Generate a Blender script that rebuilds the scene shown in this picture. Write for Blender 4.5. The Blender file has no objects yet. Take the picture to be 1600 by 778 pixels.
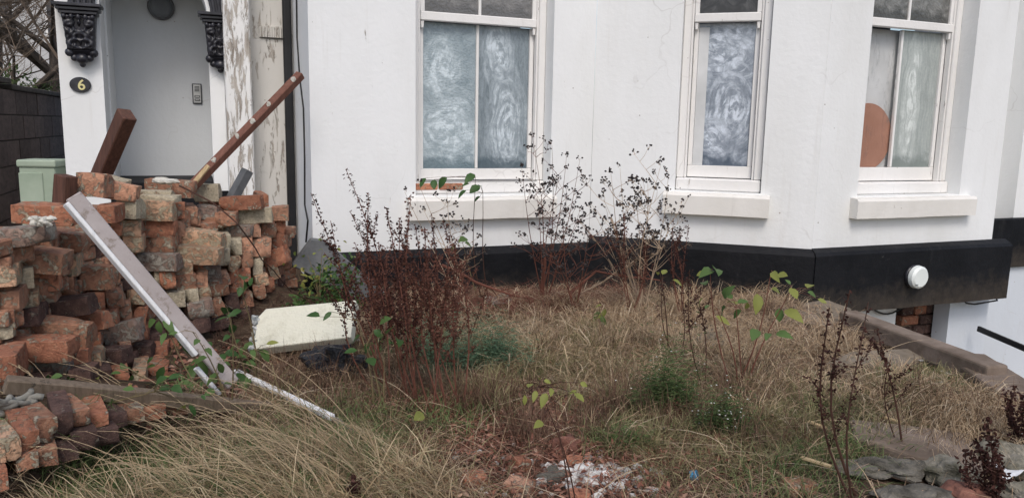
import bpy, bmesh, math, random
import numpy as np
from mathutils import Vector, Matrix, Euler, noise
random.seed(7); rng = np.random.default_rng(7)
S = bpy.context.scene
COL = S.collection
R_ = math.radians

# ---------------------------------------------------------------- camera
PITCH, ROLL, CZ, FPX = R_(9), R_(1.1), 1.6, 1200.0
cf = Vector((0, math.cos(PITCH), -math.sin(PITCH)))
_r0 = Vector((1, 0, 0)); _u0 = Vector((0, math.sin(PITCH), math.cos(PITCH)))
cr = math.cos(ROLL)*_r0 + math.sin(ROLL)*_u0
cu = math.cos(ROLL)*_u0 - math.sin(ROLL)*_r0
CP = Vector((0, 0, CZ))
cam = bpy.data.objects.new('camera', bpy.data.cameras.new('camera'))
COL.objects.link(cam); S.camera = cam
cam.matrix_world = Matrix(((cr.x, cu.x, -cf.x, 0), (cr.y, cu.y, -cf.y, 0), (cr.z, cu.z, -cf.z, CZ), (0, 0, 0, 1)))
cam.data.sensor_width = 36; cam.data.lens = 27; cam.data.clip_start = 0.05; cam.data.clip_end = 1000

# ---------------------------------------------------------------- world, sun, exposure
SUN_EL, SUN_AZ = R_(50), R_(176)          # compass style: direction the light comes from
W = bpy.data.worlds.new('World'); S.world = W; W.use_nodes = True
nt = W.node_tree; bg = nt.nodes['Background']
sky = nt.nodes.new('ShaderNodeTexSky'); sky.sky_type = 'NISHITA'; sky.sun_disc = False
sky.sun_elevation = SUN_EL; sky.sun_rotation = SUN_AZ; sky.dust_density = 3.0; sky.air_density = 1.0; sky.ozone_density = 1.0
nt.links.new(sky.outputs[0], bg.inputs[0]); bg.inputs[1].default_value = 0.13
sl = bpy.data.lights.new('sun', 'SUN'); sl.energy = 0.9; sl.angle = R_(20); sl.color = (1.0, 0.97, 0.93)
so = bpy.data.objects.new('sun', sl); COL.objects.link(so)
sd = Vector((math.sin(SUN_AZ)*math.cos(SUN_EL), math.cos(SUN_AZ)*math.cos(SUN_EL), math.sin(SUN_EL)))
so.rotation_euler = sd.to_track_quat('Z', 'Y').to_euler()
S.view_settings.view_transform = 'Standard'; S.view_settings.look = 'None'
S.view_settings.exposure = 0.42; S.view_settings.gamma = 1

# ---------------------------------------------------------------- measuring helpers
def ray(x, y): return cf + cr*((x-800)/FPX) - cu*((y-389)/FPX)
def PY(x, y, Y):
    d = ray(x, y); return CP + d*(Y/d.y)
def PZ(x, y, z):
    d = ray(x, y); return CP + d*((z-CZ)/d.z)
def project(p):
    d = Vector(p)-CP; k = d.dot(cf); return 800+FPX*d.dot(cr)/k, 389-FPX*d.dot(cu)/k

def sst(a, b, x):
    t = min(1, max(0, (x-a)/(b-a))); return t*t*(3-2*t)
def gz(x, y):
    z = 0.45
    e = -0.72-0.12*(y-2.5)
    m_ = sst(2.6, 3.1, y); e = (-1.36+.25*(y-2))*(1-m_)+e*m_; wd = .16*(1-m_)+.65*m_
    z += 0.19*sst(e, e-wd, x)*(1-0.75*sst(4.5, 5.4, y))*(1-.88*sst(2.7, 3.1, y)*(1-sst(3.9, 4.6, y)))
    z += 0.05*sst(1.2, 2.2, x)*sst(3.2, 4.6, y)
    z -= 0.10*sst(0.6, 2.0, x)*(1-sst(1.8, 3.2, y))
    z -= 0.07*sst(1.75, 2.0, x)*sst(3.0, 3.5, y)
    z -= 0.05*sst(4.6, 5.6, y)*sst(-1.0, -0.2, x)
    z += 0.035*noise.noise(Vector((x*1.7, y*1.7, 3.3))) + 0.018*noise.noise(Vector((x*5, y*5, 1.3)))
    return z
def PG(x, y):                       # where the line of sight meets the garden
    z = 0.45
    for _ in range(12):
        p = PZ(x, y, z); z = 0.5*z+0.5*gz(p.x, p.y)
    p = PZ(x, y, z); return Vector((p.x, p.y, gz(p.x, p.y)))

class Facet:                        # a vertical wall plane; s along it, d outwards, z up
    def __init__(f, p, ang, sgn=1):
        f.p = Vector((p.x, p.y, 0)); a = R_(ang)
        f.u = Vector((math.sin(a), sgn*math.cos(a), 0)); f.n = Vector((f.u.y, -f.u.x, 0))
    def P(f, s, d, z): return f.p + f.u*s + f.n*d + Vector((0, 0, z))
    def at(f, x, y, d=0.0):
        r = ray(x, y); k = (f.p + f.n*d - CP).dot(f.n)/r.dot(f.n); q = CP + r*k
        return (q-f.p).dot(f.u), q.z
Bp = PY(920, 375, 5.8)
F1 = Facet(Bp, 68); F2 = Facet(Bp, 72.3, -1); L2 = 1.588
F3 = Facet(F2.P(L2, 0, 0), 68); L3 = 1.81

# ---------------------------------------------------------------- object helpers
def tag(o, label=None, cat=None, group=None, kind=None):
    if label: o['label'] = label
    if cat: o['category'] = cat
    if group: o['group'] = group
    if kind: o['kind'] = kind
    return o
def empty(name, loc, label, cat, group=None):
    o = bpy.data.objects.new(name, None); COL.objects.link(o); o.location = loc
    o.empty_display_size = 0.1
    return tag(o, label, cat, group)
def link(name, me, m, parent=None, recenter=True):
    o = bpy.data.objects.new(name, me); COL.objects.link(o)
    if m is not None:
        for mm in (m if isinstance(m, (list, tuple)) else [m]): me.materials.append(mm)
    if recenter and len(me.vertices):
        n = len(me.vertices); co = np.empty(n*3, dtype=np.float32); me.vertices.foreach_get('co', co); co = co.reshape(-1, 3)
        c = (co.min(0)+co.max(0))/2; c[2] = co[:, 2].min()
        me.vertices.foreach_set('co', (co-c).ravel().astype(np.float32)); me.update()
        o.location = Vector([float(q) for q in c])
    if parent is not None:
        pl = parent['_wl'] if '_wl' in parent else None
        pw = Vector(pl) if pl is not None else Vector(parent.location)
        w = Vector(o.location)
        o.location = w-pw; o['_wl'] = list(w)
        o.parent = parent
    else: o['_wl'] = list(o.location)
    return o

class MB:
    def __init__(s): s.v = []; s.f = []; s.mi = []
    def add(s, vs, fs, m=0):
        b = len(s.v); s.v += [tuple(q) for q in vs]; s.f += [tuple(i+b for i in f) for f in fs]; s.mi += [m]*len(fs)
    def hexa(s, c, m=0):            # 8 corners: bottom 4 ccw, top 4
        s.add(c, [(0, 3, 2, 1), (4, 5, 6, 7), (0, 1, 5, 4), (1, 2, 6, 5), (2, 3, 7, 6), (3, 0, 4, 7)], m)
    def fbox(s, F, s0, s1, d0, d1, z0, z1, m=0):
        s.hexa([F.P(s0, d1, z0), F.P(s1, d1, z0), F.P(s1, d0, z0), F.P(s0, d0, z0),
                F.P(s0, d1, z1), F.P(s1, d1, z1), F.P(s1, d0, z1), F.P(s0, d0, z1)], m)
    def obox(s, c, ax, ay, az, m=0):   # centre and half-axes
        s.hexa([c-ax-ay-az, c+ax-ay-az, c+ax+ay-az, c-ax+ay-az, c-ax-ay+az, c+ax-ay+az, c+ax+ay+az, c-ax+ay+az], m)
    def tube(s, pts, rad, n=5, cap=True, m=0):
        pts = [Vector(p) for p in pts]; b = len(s.v); up = Vector((0.3, 0.5, 0.81)).normalized()
        for i, p in enumerate(pts):
            t = (pts[min(i+1, len(pts)-1)]-pts[max(i-1, 0)])
            if t.length < 1e-9: t = Vector((0, 0, 1))
            t.normalize(); a = t.cross(up)
            if a.length < 1e-4: a = t.cross(Vector((1, 0, 0)))
            a.normalize(); c = t.cross(a); r = rad[i] if isinstance(rad, (list, tuple)) else rad
            for k in range(n):
                q = p + a*(r*math.cos(2*math.pi*k/n)) + c*(r*math.sin(2*math.pi*k/n)); s.v.append(tuple(q))
        for i in range(len(pts)-1):
            for k in range(n):
                s.f.append((b+i*n+k, b+i*n+(k+1) % n, b+(i+1)*n+(k+1) % n, b+(i+1)*n+k)); s.mi.append(m)
        if cap:
            s.f.append(tuple(b+k for k in range(n))[::-1]); s.mi.append(m)
            s.f.append(tuple(b+(len(pts)-1)*n+k for k in range(n))); s.mi.append(m)
    def leaf(s, p, d, nrm, L, Wd, curl=0.15, m=0):
        d = Vector(d).normalized(); nrm = Vector(nrm); sd = d.cross(nrm)
        if sd.length < 1e-4: sd = d.orthogonal()
        sd.normalize(); nn = sd.cross(d)
        st = [(0, 0), (.22, .75), (.5, 1.0), (.78, .62), (1, 0)]
        mid = []; le = []; ri = []
        for t, w in st:
            c = Vector(p)+d*(L*t)-nn*(curl*L*t*t*1.2)
            mid.append(c); le.append(c+sd*(Wd*.5*w)+nn*(Wd*.16*w)); ri.append(c-sd*(Wd*.5*w)+nn*(Wd*.16*w))
        vs = [mid[0], le[1], mid[1], ri[1], le[2], mid[2], ri[2], le[3], mid[3], ri[3], mid[4]]
        s.add(vs, [(0, 2, 1), (0, 3, 2), (1, 2, 5, 4), (2, 3, 6, 5), (4, 5, 8, 7), (5, 6, 9, 8), (7, 8, 10), (8, 9, 10)], m)
    def octa(s, p, r, m=0, st=1.0, ax=None):
        p = Vector(p); a = Vector(ax).normalized() if ax is not None else Vector((0, 0, 1)); b = a.orthogonal().normalized(); c = a.cross(b)
        s.add([p+a*r*st, p-a*r*st, p+b*r, p-b*r, p+c*r, p-c*r], [(0, 2, 4), (0, 4, 3), (0, 3, 5), (0, 5, 2), (1, 4, 2), (1, 3, 4), (1, 5, 3), (1, 2, 5)], m)
    def sphere(s, p, r, sc=(1, 1, 1), seg=12, rings=7, m=0, jit=0.0, seed=0):
        b = len(s.v); p = Vector(p)
        for i in range(rings+1):
            th = math.pi*i/rings
            for k in range(seg):
                ph = 2*math.pi*k/seg; q = Vector((math.sin(th)*math.cos(ph), math.sin(th)*math.sin(ph), math.cos(th)))
                j = 1+jit*noise.noise(q*1.6+Vector((seed, seed*.7, 0)))
                s.v.append(tuple(p+Vector((q.x*sc[0], q.y*sc[1], q.z*sc[2]))*(r*j)))
        for i in range(rings):
            for k in range(seg):
                s.f.append((b+i*seg+k, b+(i+1)*seg+k, b+(i+1)*seg+(k+1) % seg, b+i*seg+(k+1) % seg)); s.mi.append(m)
    def mesh(s, name):
        me = bpy.data.meshes.new(name); me.from_pydata(s.v, [], s.f); me.update()
        me.polygons.foreach_set('material_index', s.mi)
        return me
    def build(s, name, m, parent=None, bevel=0, smooth=False, seg=1, weld=False):
        me = s.mesh(name)
        if bevel or weld:
            bm = bmesh.new(); bm.from_mesh(me)
            if weld: bmesh.ops.remove_doubles(bm, verts=bm.verts, dist=1e-5)
            if bevel:
                es = [e for e in bm.edges if len(e.link_faces) == 2 and e.calc_face_angle(0) > 0.5]
                bmesh.ops.bevel(bm, geom=es, offset=bevel, segments=seg, affect='EDGES', profile=0.5)
            bm.to_mesh(me); bm.free()
        if smooth: me.polygons.foreach_set('use_smooth', [True]*len(me.polygons))
        return link(name, me, m, parent)

# ---------------------------------------------------------------- materials
def nm(name):
    m = bpy.data.materials.new(name); m.use_nodes = True; t = m.node_tree
    return m, t, t.nodes['Principled BSDF']
def N(t, ty, **k):
    n = t.nodes.new(ty)
    for a, b in k.items():
        if a in n.inputs: n.inputs[a].default_value = b
        else: setattr(n, a, b)
    return n
def ramp(t, fac, stops, mode='LINEAR'):
    r = t.nodes.new('ShaderNodeValToRGB'); r.color_ramp.interpolation = mode
    while len(r.color_ramp.elements) < len(stops): r.color_ramp.elements.new(0.5)
    for e, (p, c) in zip(r.color_ramp.elements, stops):
        e.position = p; e.color = (*c, 1) if len(c) == 3 else c
    t.links.new(fac, r.inputs[0]); return r.outputs[0]
def mixc(t, fac, a, b, mode='MIX'):
    n = t.nodes.new('ShaderNodeMix'); n.data_type = 'RGBA'; n.blend_type = mode
    for sock, v in ((n.inputs[0], fac), (n.inputs[6], a), (n.inputs[7], b)):
        if isinstance(v, bpy.types.NodeSocket): t.links.new(v, sock)
        else: sock.default_value = v if isinstance(v, (int, float)) else ((*v, 1) if len(v) == 3 else v)
    return n.outputs[2]
def math_(t, op, a, b=0.0, c=None):
    n = t.nodes.new('ShaderNodeMath'); n.operation = op
    for i, v in enumerate((a, b, c)):
        if v is None: continue
        if isinstance(v, bpy.types.NodeSocket): t.links.new(v, n.inputs[i])
        else: n.inputs[i].default_value = v
    return n.outputs[0]
def coords(t, scale=(1, 1, 1), rnd=False, world=False):
    if world:
        g = t.nodes.new('ShaderNodeNewGeometry'); out = g.outputs['Position']
    else: out = t.nodes.new('ShaderNodeTexCoord').outputs['Object']
    mp = t.nodes.new('ShaderNodeMapping'); mp.inputs['Scale'].default_value = scale
    t.links.new(out, mp.inputs[0])
    if rnd:
        oi = t.nodes.new('ShaderNodeObjectInfo'); v = math_(t, 'MULTIPLY', oi.outputs['Random'], 37.0)
        cx = t.nodes.new('ShaderNodeCombineXYZ'); t.links.new(v, cx.inputs[0]); t.links.new(v, cx.inputs[1]); t.links.new(cx.outputs[0], mp.inputs['Location'])
    return mp.outputs[0]
def noi(t, vec, sc, det=6, rough=0.6, dist=0.0):
    n = N(t, 'ShaderNodeTexNoise'); n.inputs['Scale'].default_value = sc; n.inputs['Detail'].default_value = det
    n.inputs['Roughness'].default_value = rough; n.inputs['Distortion'].default_value = dist
    t.links.new(vec, n.inputs['Vector']); return n.outputs['Fac']
def bump(t, bs, h, strength, dist):
    b = t.nodes.new('ShaderNodeBump'); b.inputs['Strength'].default_value = strength; b.inputs['Distance'].default_value = dist
    t.links.new(h, b.inputs['Height']); t.links.new(b.outputs[0], bs.inputs['Normal']); return b
def simple(name, c1, c2, sc=8, rough=0.8, bs=0.4, bd=0.004, stretch=(1, 1, 1), spec=0.3, det=7, rnd=True, stops=(0.35, 0.65)):
    m, t, b = nm(name); v = coords(t, stretch, rnd)
    n = noi(t, v, sc, det); t.links.new(ramp(t, n, [(stops[0], c1), (stops[1], c2)]), b.inputs['Base Color'])
    n2 = noi(t, v, sc*6, 5); bump(t, b, n2, bs, bd); b.inputs['Roughness'].default_value = rough
    b.inputs['Specular IOR Level'].default_value = spec
    return m

def render_white(name, base=(.80, .80, .80), peel=0.0, dirt=0.42, stretch=(1, 1, .35)):
    m, t, b = nm(name); v = coords(t, (1, 1, 1), False, True); vs = coords(t, stretch, False, True)
    big = noi(t, vs, 1.6, 5, .6); c = ramp(t, big, [(.3, tuple(q*x for q, x in zip(base, (.90, .895, .88)))), (.65, base)])
    fine = noi(t, v, 30, 4, .6)
    sp = noi(t, v, 9, 8, .7); c = mixc(t, ramp(t, sp, [(.70, (0, 0, 0)), (.78, (1, 1, 1))]), c, tuple(q*x for q, x in zip(base, (.80, .78, .74))))
    # runs of dirt, narrow and tall
    vt = coords(t, (6, 6, .35), False, True); run = noi(t, vt, 2.4, 6, .65)
    k = ramp(t, run, [(.60, (0, 0, 0)), (.80, (1, 1, 1))]); kk = mixc(t, dirt, (0, 0, 0), k)
    c = mixc(t, kk, c, (.58, .56, .52))
    # dots
    vo = N(t, 'ShaderNodeTexVoronoi'); vo.inputs['Scale'].default_value = 7; t.links.new(v, vo.inputs['Vector'])
    c = mixc(t, ramp(t, vo.outputs['Distance'], [(.022, (1, 1, 1)), (.045, (0, 0, 0))]), c, (.30, .27, .24))
    dn_ = N(t, 'ShaderNodeTexNoise'); dn_.inputs['Scale'].default_value = 4; t.links.new(v, dn_.inputs['Vector'])
    va = t.nodes.new('ShaderNodeVectorMath'); va.operation = 'MULTIPLY_ADD'; t.links.new(dn_.outputs['Color'], va.inputs[0]); va.inputs[1].default_value = (.35, .35, .35); t.links.new(v, va.inputs[2])
    ve = N(t, 'ShaderNodeTexVoronoi'); ve.feature = 'DISTANCE_TO_EDGE'; ve.inputs['Scale'].default_value = 1.5; t.links.new(va.outputs[0], ve.inputs['Vector'])
    ck = math_(t, 'MULTIPLY', ramp(t, ve.outputs['Distance'], [(.003, (1, 1, 1)), (.008, (0, 0, 0))]), ramp(t, noi(t, v, 1.3, 4), [(.52, (0, 0, 0)), (.60, (1, 1, 1))]))
    c = mixc(t, math_(t, 'MULTIPLY', ck, .26), c, (.40, .38, .35))
    gp = t.nodes.new('ShaderNodeNewGeometry'); sz_ = t.nodes.new('ShaderNodeSeparateXYZ'); t.links.new(gp.outputs['Position'], sz_.inputs[0])
    lo = math_(t, 'MULTIPLY_ADD', sz_.outputs[2], -2.6, 2.55); lo = math_(t, 'ADD', lo, math_(t, 'MULTIPLY_ADD', noi(t, coords(t, (4, 4, 1.2), False, True), 3, 8, .7), 2.2, -1.35))
    cl = t.nodes.new('ShaderNodeClamp'); t.links.new(lo, cl.inputs[0]); c = mixc(t, math_(t, 'MULTIPLY', cl.outputs[0], .20), c, (.52, .49, .43))
    h = mixc(t, .45, fine, noi(t, v, 7, 5, .6)); h = mixc(t, .35, h, noi(t, v, 1.8, 3))
    if peel > 0:
        pv = coords(t, (1, 1, .16), False, True); pn = noi(t, pv, 26, 10, .74, .5)
        th = 1-peel
        pk = ramp(t, pn, [(th-.012, (0, 0, 0)), (th+.006, (1, 1, 1))])
        low = ramp(t, noi(t, pv, 22, 6), [(.35, (.24, .21, .18)), (.6, (.50, .46, .41))])
        c = mixc(t, pk, c, low); h = mixc(t, pk, h, (0, 0, 0))
    t.links.new(c, b.inputs['Base Color']); bump(t, b, h, .6, .010)
    b.inputs['Roughness'].default_value = .75; b.inputs['Specular IOR Level'].default_value = .25
    return m
M = {}
M['wall'] = render_white('white_masonry_paint', (.80, .812, .812), dirt=.42)
M['wall_peel'] = render_white('peeling_white_paint', (.80, .80, .79), peel=.465, dirt=.5)
M['wall_rough'] = render_white('stained_cream_render', (.68, .665, .63), peel=.43, dirt=.7)
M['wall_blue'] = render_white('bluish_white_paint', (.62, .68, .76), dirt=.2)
M['porch_grey'] = render_white('pale_grey_paint', (.60, .62, .635), dirt=.35)
M['sill'] = render_white('sill_paint', (.75, .73, .69), peel=.30, dirt=1.0, stretch=(2, 2, 1))
M['timber_white'] = render_white('white_gloss_timber', (.79, .78, .765), peel=.35, dirt=.6)

def black_paint():
    m, t, b = nm('black_masonry_paint'); v = coords(t, (1, 1, 1), False, True)
    n = noi(t, v, 3, 7); c = ramp(t, n, [(.3, (.005, .0055, .007)), (.7, (.013, .0135, .016))])
    r = noi(t, coords(t, (5, 5, .6), False, True), 2.5, 6); c = mixc(t, ramp(t, r, [(.60, (0, 0, 0)), (.80, (.4, .4, .4))]), c, (.05, .05, .05))
    f = noi(t, v, 40, 6, .7); c = mixc(t, ramp(t, f, [(.66, (0, 0, 0)), (.72, (1, 1, 1))]), c, (.05, .05, .05))
    gp = t.nodes.new('ShaderNodeNewGeometry'); sz_ = t.nodes.new('ShaderNodeSeparateXYZ'); t.links.new(gp.outputs['Position'], sz_.inputs[0])
    lo = math_(t, 'MULTIPLY_ADD', sz_.outputs[2], -3.4, 2.05); lo = math_(t, 'ADD', lo, math_(t, 'MULTIPLY_ADD', noi(t, v, 14, 8, .72), 1.6, -.95))
    cl = t.nodes.new('ShaderNodeClamp'); t.links.new(lo, cl.inputs[0]); c = mixc(t, math_(t, 'MULTIPLY', cl.outputs[0], .55), c, (.10, .080, .060))
    c = mixc(t, ramp(t, noi(t, v, 6, 9, .75, .4), [(.68, (0, 0, 0)), (.70, (.7, .7, .7))]), c, (.12, .12, .12))
    t.links.new(c, b.inputs['Base Color']); bump(t, b, noi(t, v, 22, 6), .7, .008)
    b.inputs['Roughness'].default_value = .62; b.inputs['Specular IOR Level'].default_value = .16; return m
M['black'] = black_paint()
M['black_gloss'] = simple('black_gloss_paint', (.010, .010, .014), (.035, .035, .045), 14, .35, .3, .002, spec=.5)
M['pvc'] = simple('black_plastic', (.012, .012, .013), (.022, .022, .024), 3, .45, .1, .001)
M['cable'] = simple('black_cable', (.02, .02, .02), (.03, .03, .03), 3, .6, .1, .001)
M['dark'] = simple('void_shade', (.010, .010, .010), (.02, .018, .016), 3, .9, .1, .001)  # near-black colour that paints in the shade of gaps and openings
M['room'] = simple('dim_room', (.05, .05, .055), (.09, .09, .09), 2, .9, .1, .001)

def brick_mat(name, stops, mort=.5, mcol=(.52, .45, .34)):
    m, t, b = nm(name); v = coords(t, (3.6, 3.6, 3.6), True, True)
    oi = t.nodes.new('ShaderNodeObjectInfo')
    n = noi(t, v, 9, 8, .65, .4); c = ramp(t, n, stops)
    hs = t.nodes.new('ShaderNodeHueSaturation'); t.links.new(c, hs.inputs['Color'])
    t.links.new(math_(t, 'MULTIPLY_ADD', oi.outputs['Random'], .60, .95), hs.inputs['Value'])
    hs.inputs['Saturation'].default_value = .93
    c = hs.outputs[0]
    soot = noi(t, v, 5, 5, .6, .8); c = mixc(t, ramp(t, soot, [(.60, (0, 0, 0)), (.70, (.7, .7, .7))]), c, (.06, .045, .040))
    sp = noi(t, v, 60, 4, .7); c = mixc(t, ramp(t, sp, [(.62, (0, 0, 0)), (.70, (.8, .8, .8))]), c, (.40, .34, .26))
    mn = noi(t, v, 7.5, 9, .68, .9); th = 1-mort-.035
    mk = ramp(t, mn, [(th-.02, (0, 0, 0)), (th+.025, (1, 1, 1))])
    mc = ramp(t, noi(t, v, 26, 6, .7), [(.35, tuple(q*.55 for q in mcol)), (.65, mcol)])
    c = mixc(t, mk, c, mc)
    t.links.new(c, b.inputs['Base Color'])
    h = math_(t, 'ADD', noi(t, v, 30, 8, .7), math_(t, 'MULTIPLY', mk, .5)); bump(t, b, h, 1.0, .011)
    b.inputs['Roughness'].default_value = .9; b.inputs['Specular IOR Level'].default_value = .2
    return m
M['b_red'] = brick_mat('weathered_red_brick', [(.25, (.16, .062, .036)), (.5, (.31, .118, .062)), (.75, (.42, .20, .11))], .38)
M['b_orange'] = brick_mat('orange_brick', [(.25, (.26, .10, .055)), (.5, (.40, .15, .075)), (.75, (.50, .26, .15))], .40, (.54, .45, .33))
M['b_brown'] = brick_mat('brown_brick', [(.25, (.15, .065, .04)), (.5, (.30, .14, .08)), (.75, (.42, .23, .14))], .42)
M['b_dark'] = brick_mat('dark_brick', [(.25, (.040, .025, .022)), (.5, (.085, .048, .040)), (.75, (.15, .085, .065))], .36, (.36, .30, .24))
M['b_tan'] = brick_mat('tan_mortared_brick', [(.25, (.32, .17, .10)), (.5, (.46, .27, .16)), (.75, (.54, .35, .22))], .46, (.56, .47, .33))
M['b_cream'] = brick_mat('mortar_crusted_brick', [(.3, (.30, .15, .10)), (.7, (.44, .26, .18))], .60, (.60, .52, .38))
M['b_grey'] = brick_mat('sooty_grey_brick', [(.3, (.17, .11, .085)), (.7, (.30, .21, .165))], .46, (.44, .40, .34))
M['b_pink'] = brick_mat('pinkish_brick', [(.25, (.26, .12, .07)), (.5, (.40, .20, .12)), (.75, (.50, .29, .185))], .40)
BN = dict(b_red='red', b_orange='bright orange', b_brown='brown', b_dark='dark brown', b_tan='tan', b_cream='cream mortar-crusted', b_grey='sooty grey', b_pink='pinkish')
M['mortar'] = simple('crumbled_mortar', (.38, .36, .31), (.62, .60, .54), 18, .95, .8, .004)

def soil():
    m, t, b = nm('garden_soil'); v = coords(t, (1, 1, 1), False, True)
    n = noi(t, v, 5, 9, .7); c = ramp(t, n, [(.3, (.035, .024, .017)), (.5, (.085, .058, .040)), (.72, (.16, .115, .080))])
    c = mixc(t, ramp(t, noi(t, v, 60, 5, .7), [(.56, (0, 0, 0)), (.66, (.8, .8, .8))]), c, (.20, .155, .11))
    t.links.new(c, b.inputs['Base Color']); bump(t, b, noi(t, v, 28, 8, .7), 1, .03); b.inputs['Roughness'].default_value = .95
    b.inputs['Specular IOR Level'].default_value = .1
    return m
M['soil'] = soil()
M['ground'] = simple('far_ground', (.06, .06, .05), (.12, .11, .09), 1, .95, .5, .02, rnd=False)
M['concrete'] = simple('weathered_concrete', (.14, .115, .085), (.24, .20, .155), 7, .92, .7, .006)
M['kerb'] = simple('brown_stone_coping', (.12, .090, .068), (.23, .18, .145), 6, .92, .7, .006)
M['stone_y'] = simple('yellowish_stone', (.16, .13, .075), (.27, .22, .14), 7, .92, .6, .006)
M['rubble'] = simple('mossy_rubble', (.09, .085, .055), (.30, .275, .225), 15, .95, 1, .012)
M['rubble_d'] = simple('dark_rubble', (.055, .050, .040), (.19, .175, .145), 13, .95, 1, .012)
M['chalk'] = simple('white_rubble', (.42, .41, .38), (.72, .71, .68), 20, .95, .8, .004)
M['redstone'] = simple('red_sandstone_lump', (.12, .055, .040), (.24, .11, .08), 14, .95, .9, .008)

def wood(name, c1, c2, axis=2, rough=.7, sc=5, peel=None, pth=.6):
    m, t, b = nm(name); st = [14, 14, 14]; st[axis] = .9; v = coords(t, st, True)
    n = noi(t, v, sc, 8, .65, .5); c = ramp(t, n, [(.3, c1), (.7, c2)])
    if peel:
        k = ramp(t, noi(t, coords(t, (1, 1, 1), True), 16, 8, .75), [(pth, (0, 0, 0)), (pth+.03, (1, 1, 1))]); c = mixc(t, k, c, peel)
    t.links.new(c, b.inputs['Base Color']); bump(t, b, n, .5, .003); b.inputs['Roughness'].default_value = rough
    b.inputs['Specular IOR Level'].default_value = .3; return m
M['w_brown'] = wood('brown_stained_timber', (.055, .026, .018), (.135, .062, .042))
M['w_red'] = wood('reddish_brown_timber', (.11, .045, .030), (.20, .09, .062))
M['w_grey'] = wood('grey_weathered_timber', (.10, .085, .068), (.23, .20, .165), peel=(.06, .05, .04), pth=.66)
M['w_beam'] = wood('dull_weathered_beam', (.10, .075, .052), (.20, .155, .115), peel=(.05, .04, .03), pth=.63)
M['w_raw'] = wood('split_raw_timber', (.34, .24, .12), (.55, .42, .25))
def mauve():
    m, t, b = nm('mauve_primer_board'); v = coords(t, (1, 1, 1), True)
    c = ramp(t, noi(t, v, 4, 7, .7), [(.3, (.30, .255, .24)), (.7, (.43, .385, .37))])
    c = mixc(t, ramp(t, noi(t, v, 22, 8, .75, .5), [(.54, (0, 0, 0)), (.62, (.8, .8, .8))]), c, (.20, .16, .13))
    c = mixc(t, ramp(t, noi(t, v, 50, 5, .7), [(.66, (0, 0, 0)), (.70, (1, 1, 1))]), c, (.62, .60, .57))
    t.links.new(c, b.inputs['Base Color']); bump(t, b, noi(t, v, 30, 7), .6, .003); b.inputs['Roughness'].default_value = .75; return m
M['w_mauve'] = mauve()
M['wall_specked'] = render_white('speckled_white_paint', (.80, .812, .812), peel=.325, dirt=.4)
M['w_white'] = wood('white_moulding_paint', (.62, .62, .62), (.80, .80, .80), peel=(.30, .25, .19), pth=.68)
M['slate'] = simple('grey_slate', (.07, .075, .08), (.16, .165, .17), 6, .7, .6, .004)
M['foam'] = simple('cream_foam_board', (.50, .485, .38), (.66, .65, .54), 14, .85, 1, .006, stops=(.25, .50))
M['foam_rough'] = simple('crumbling_foam_core', (.28, .31, .32), (.72, .73, .70), 45, .95, 1, .012, stops=(.42, .56))
M['bag'] = simple('blue_black_plastic_bag', (.006, .007, .010), (.022, .026, .036), 10, .34, 1, .03, spec=.4)
M['paper'] = simple('white_paper', (.68, .69, .70), (.80, .81, .82), 6, .6, .2, .002)
M['foil'] = simple('dirty_plastic_sheet', (.30, .31, .31), (.66, .67, .68), 16, .4, .9, .008, spec=.5)
M['cloth'] = simple('muddy_grey_cloth', (.13, .12, .10), (.27, .26, .225), 9, .95, .8, .006)
M['blue'] = simple('blue_plastic', (.04, .20, .38), (.08, .28, .45), 6, .4, .1, .001)
M['cabinet'] = simple('pale_green_metal', (.27, .33, .25), (.36, .42, .33), 4, .6, .3, .002)
M['lamp_glass'] = simple('opal_lamp_diffuser', (.70, .74, .72), (.78, .82, .79), 3, .35, .1, .001, spec=.5)
M['gold'] = simple('cream_numeral', (.62, .56, .26), (.74, .68, .36), 4, .5, .1, .001)
M['steel'] = simple('brushed_steel', (.35, .35, .34), (.5, .5, .49), 8, .4, .2, .001); M['steel'].node_tree.nodes['Principled BSDF'].inputs['Metallic'].default_value = .6
M['ring'] = simple('grey_lamp_housing', (.12, .13, .14), (.18, .19, .20), 4, .6, .2, .002)
M['terracotta'] = simple('terracotta_board', (.34, .17, .115), (.42, .22, .155), 3, .7, .2, .002)
M['board'] = simple('pale_backing_board', (.50, .51, .51), (.66, .67, .67), 2.5, .85, .2, .002)

def blockwork():
    m, t, b = nm('brown_wall_block'); v = coords(t, (1, 1, 1), True); oi = t.nodes.new('ShaderNodeObjectInfo')
    n = noi(t, v, 4, 8, .7); c = ramp(t, n, [(.3, (.055, .042, .038)), (.7, (.13, .098, .088))])
    hs = t.nodes.new('ShaderNodeHueSaturation'); t.links.new(c, hs.inputs['Color']); t.links.new(math_(t, 'MULTIPLY_ADD', oi.outputs['Random'], .5, .75), hs.inputs['Value'])
    t.links.new(hs.outputs[0], b.inputs['Base Color']); bump(t, b, noi(t, v, 30, 6), .8, .006); b.inputs['Roughness'].default_value = .95; return m
M['block'] = blockwork()
M['block_joint'] = simple('dark_mortar_joint', (.05, .045, .04), (.09, .08, .07), 9, .95, .5, .004)

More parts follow.
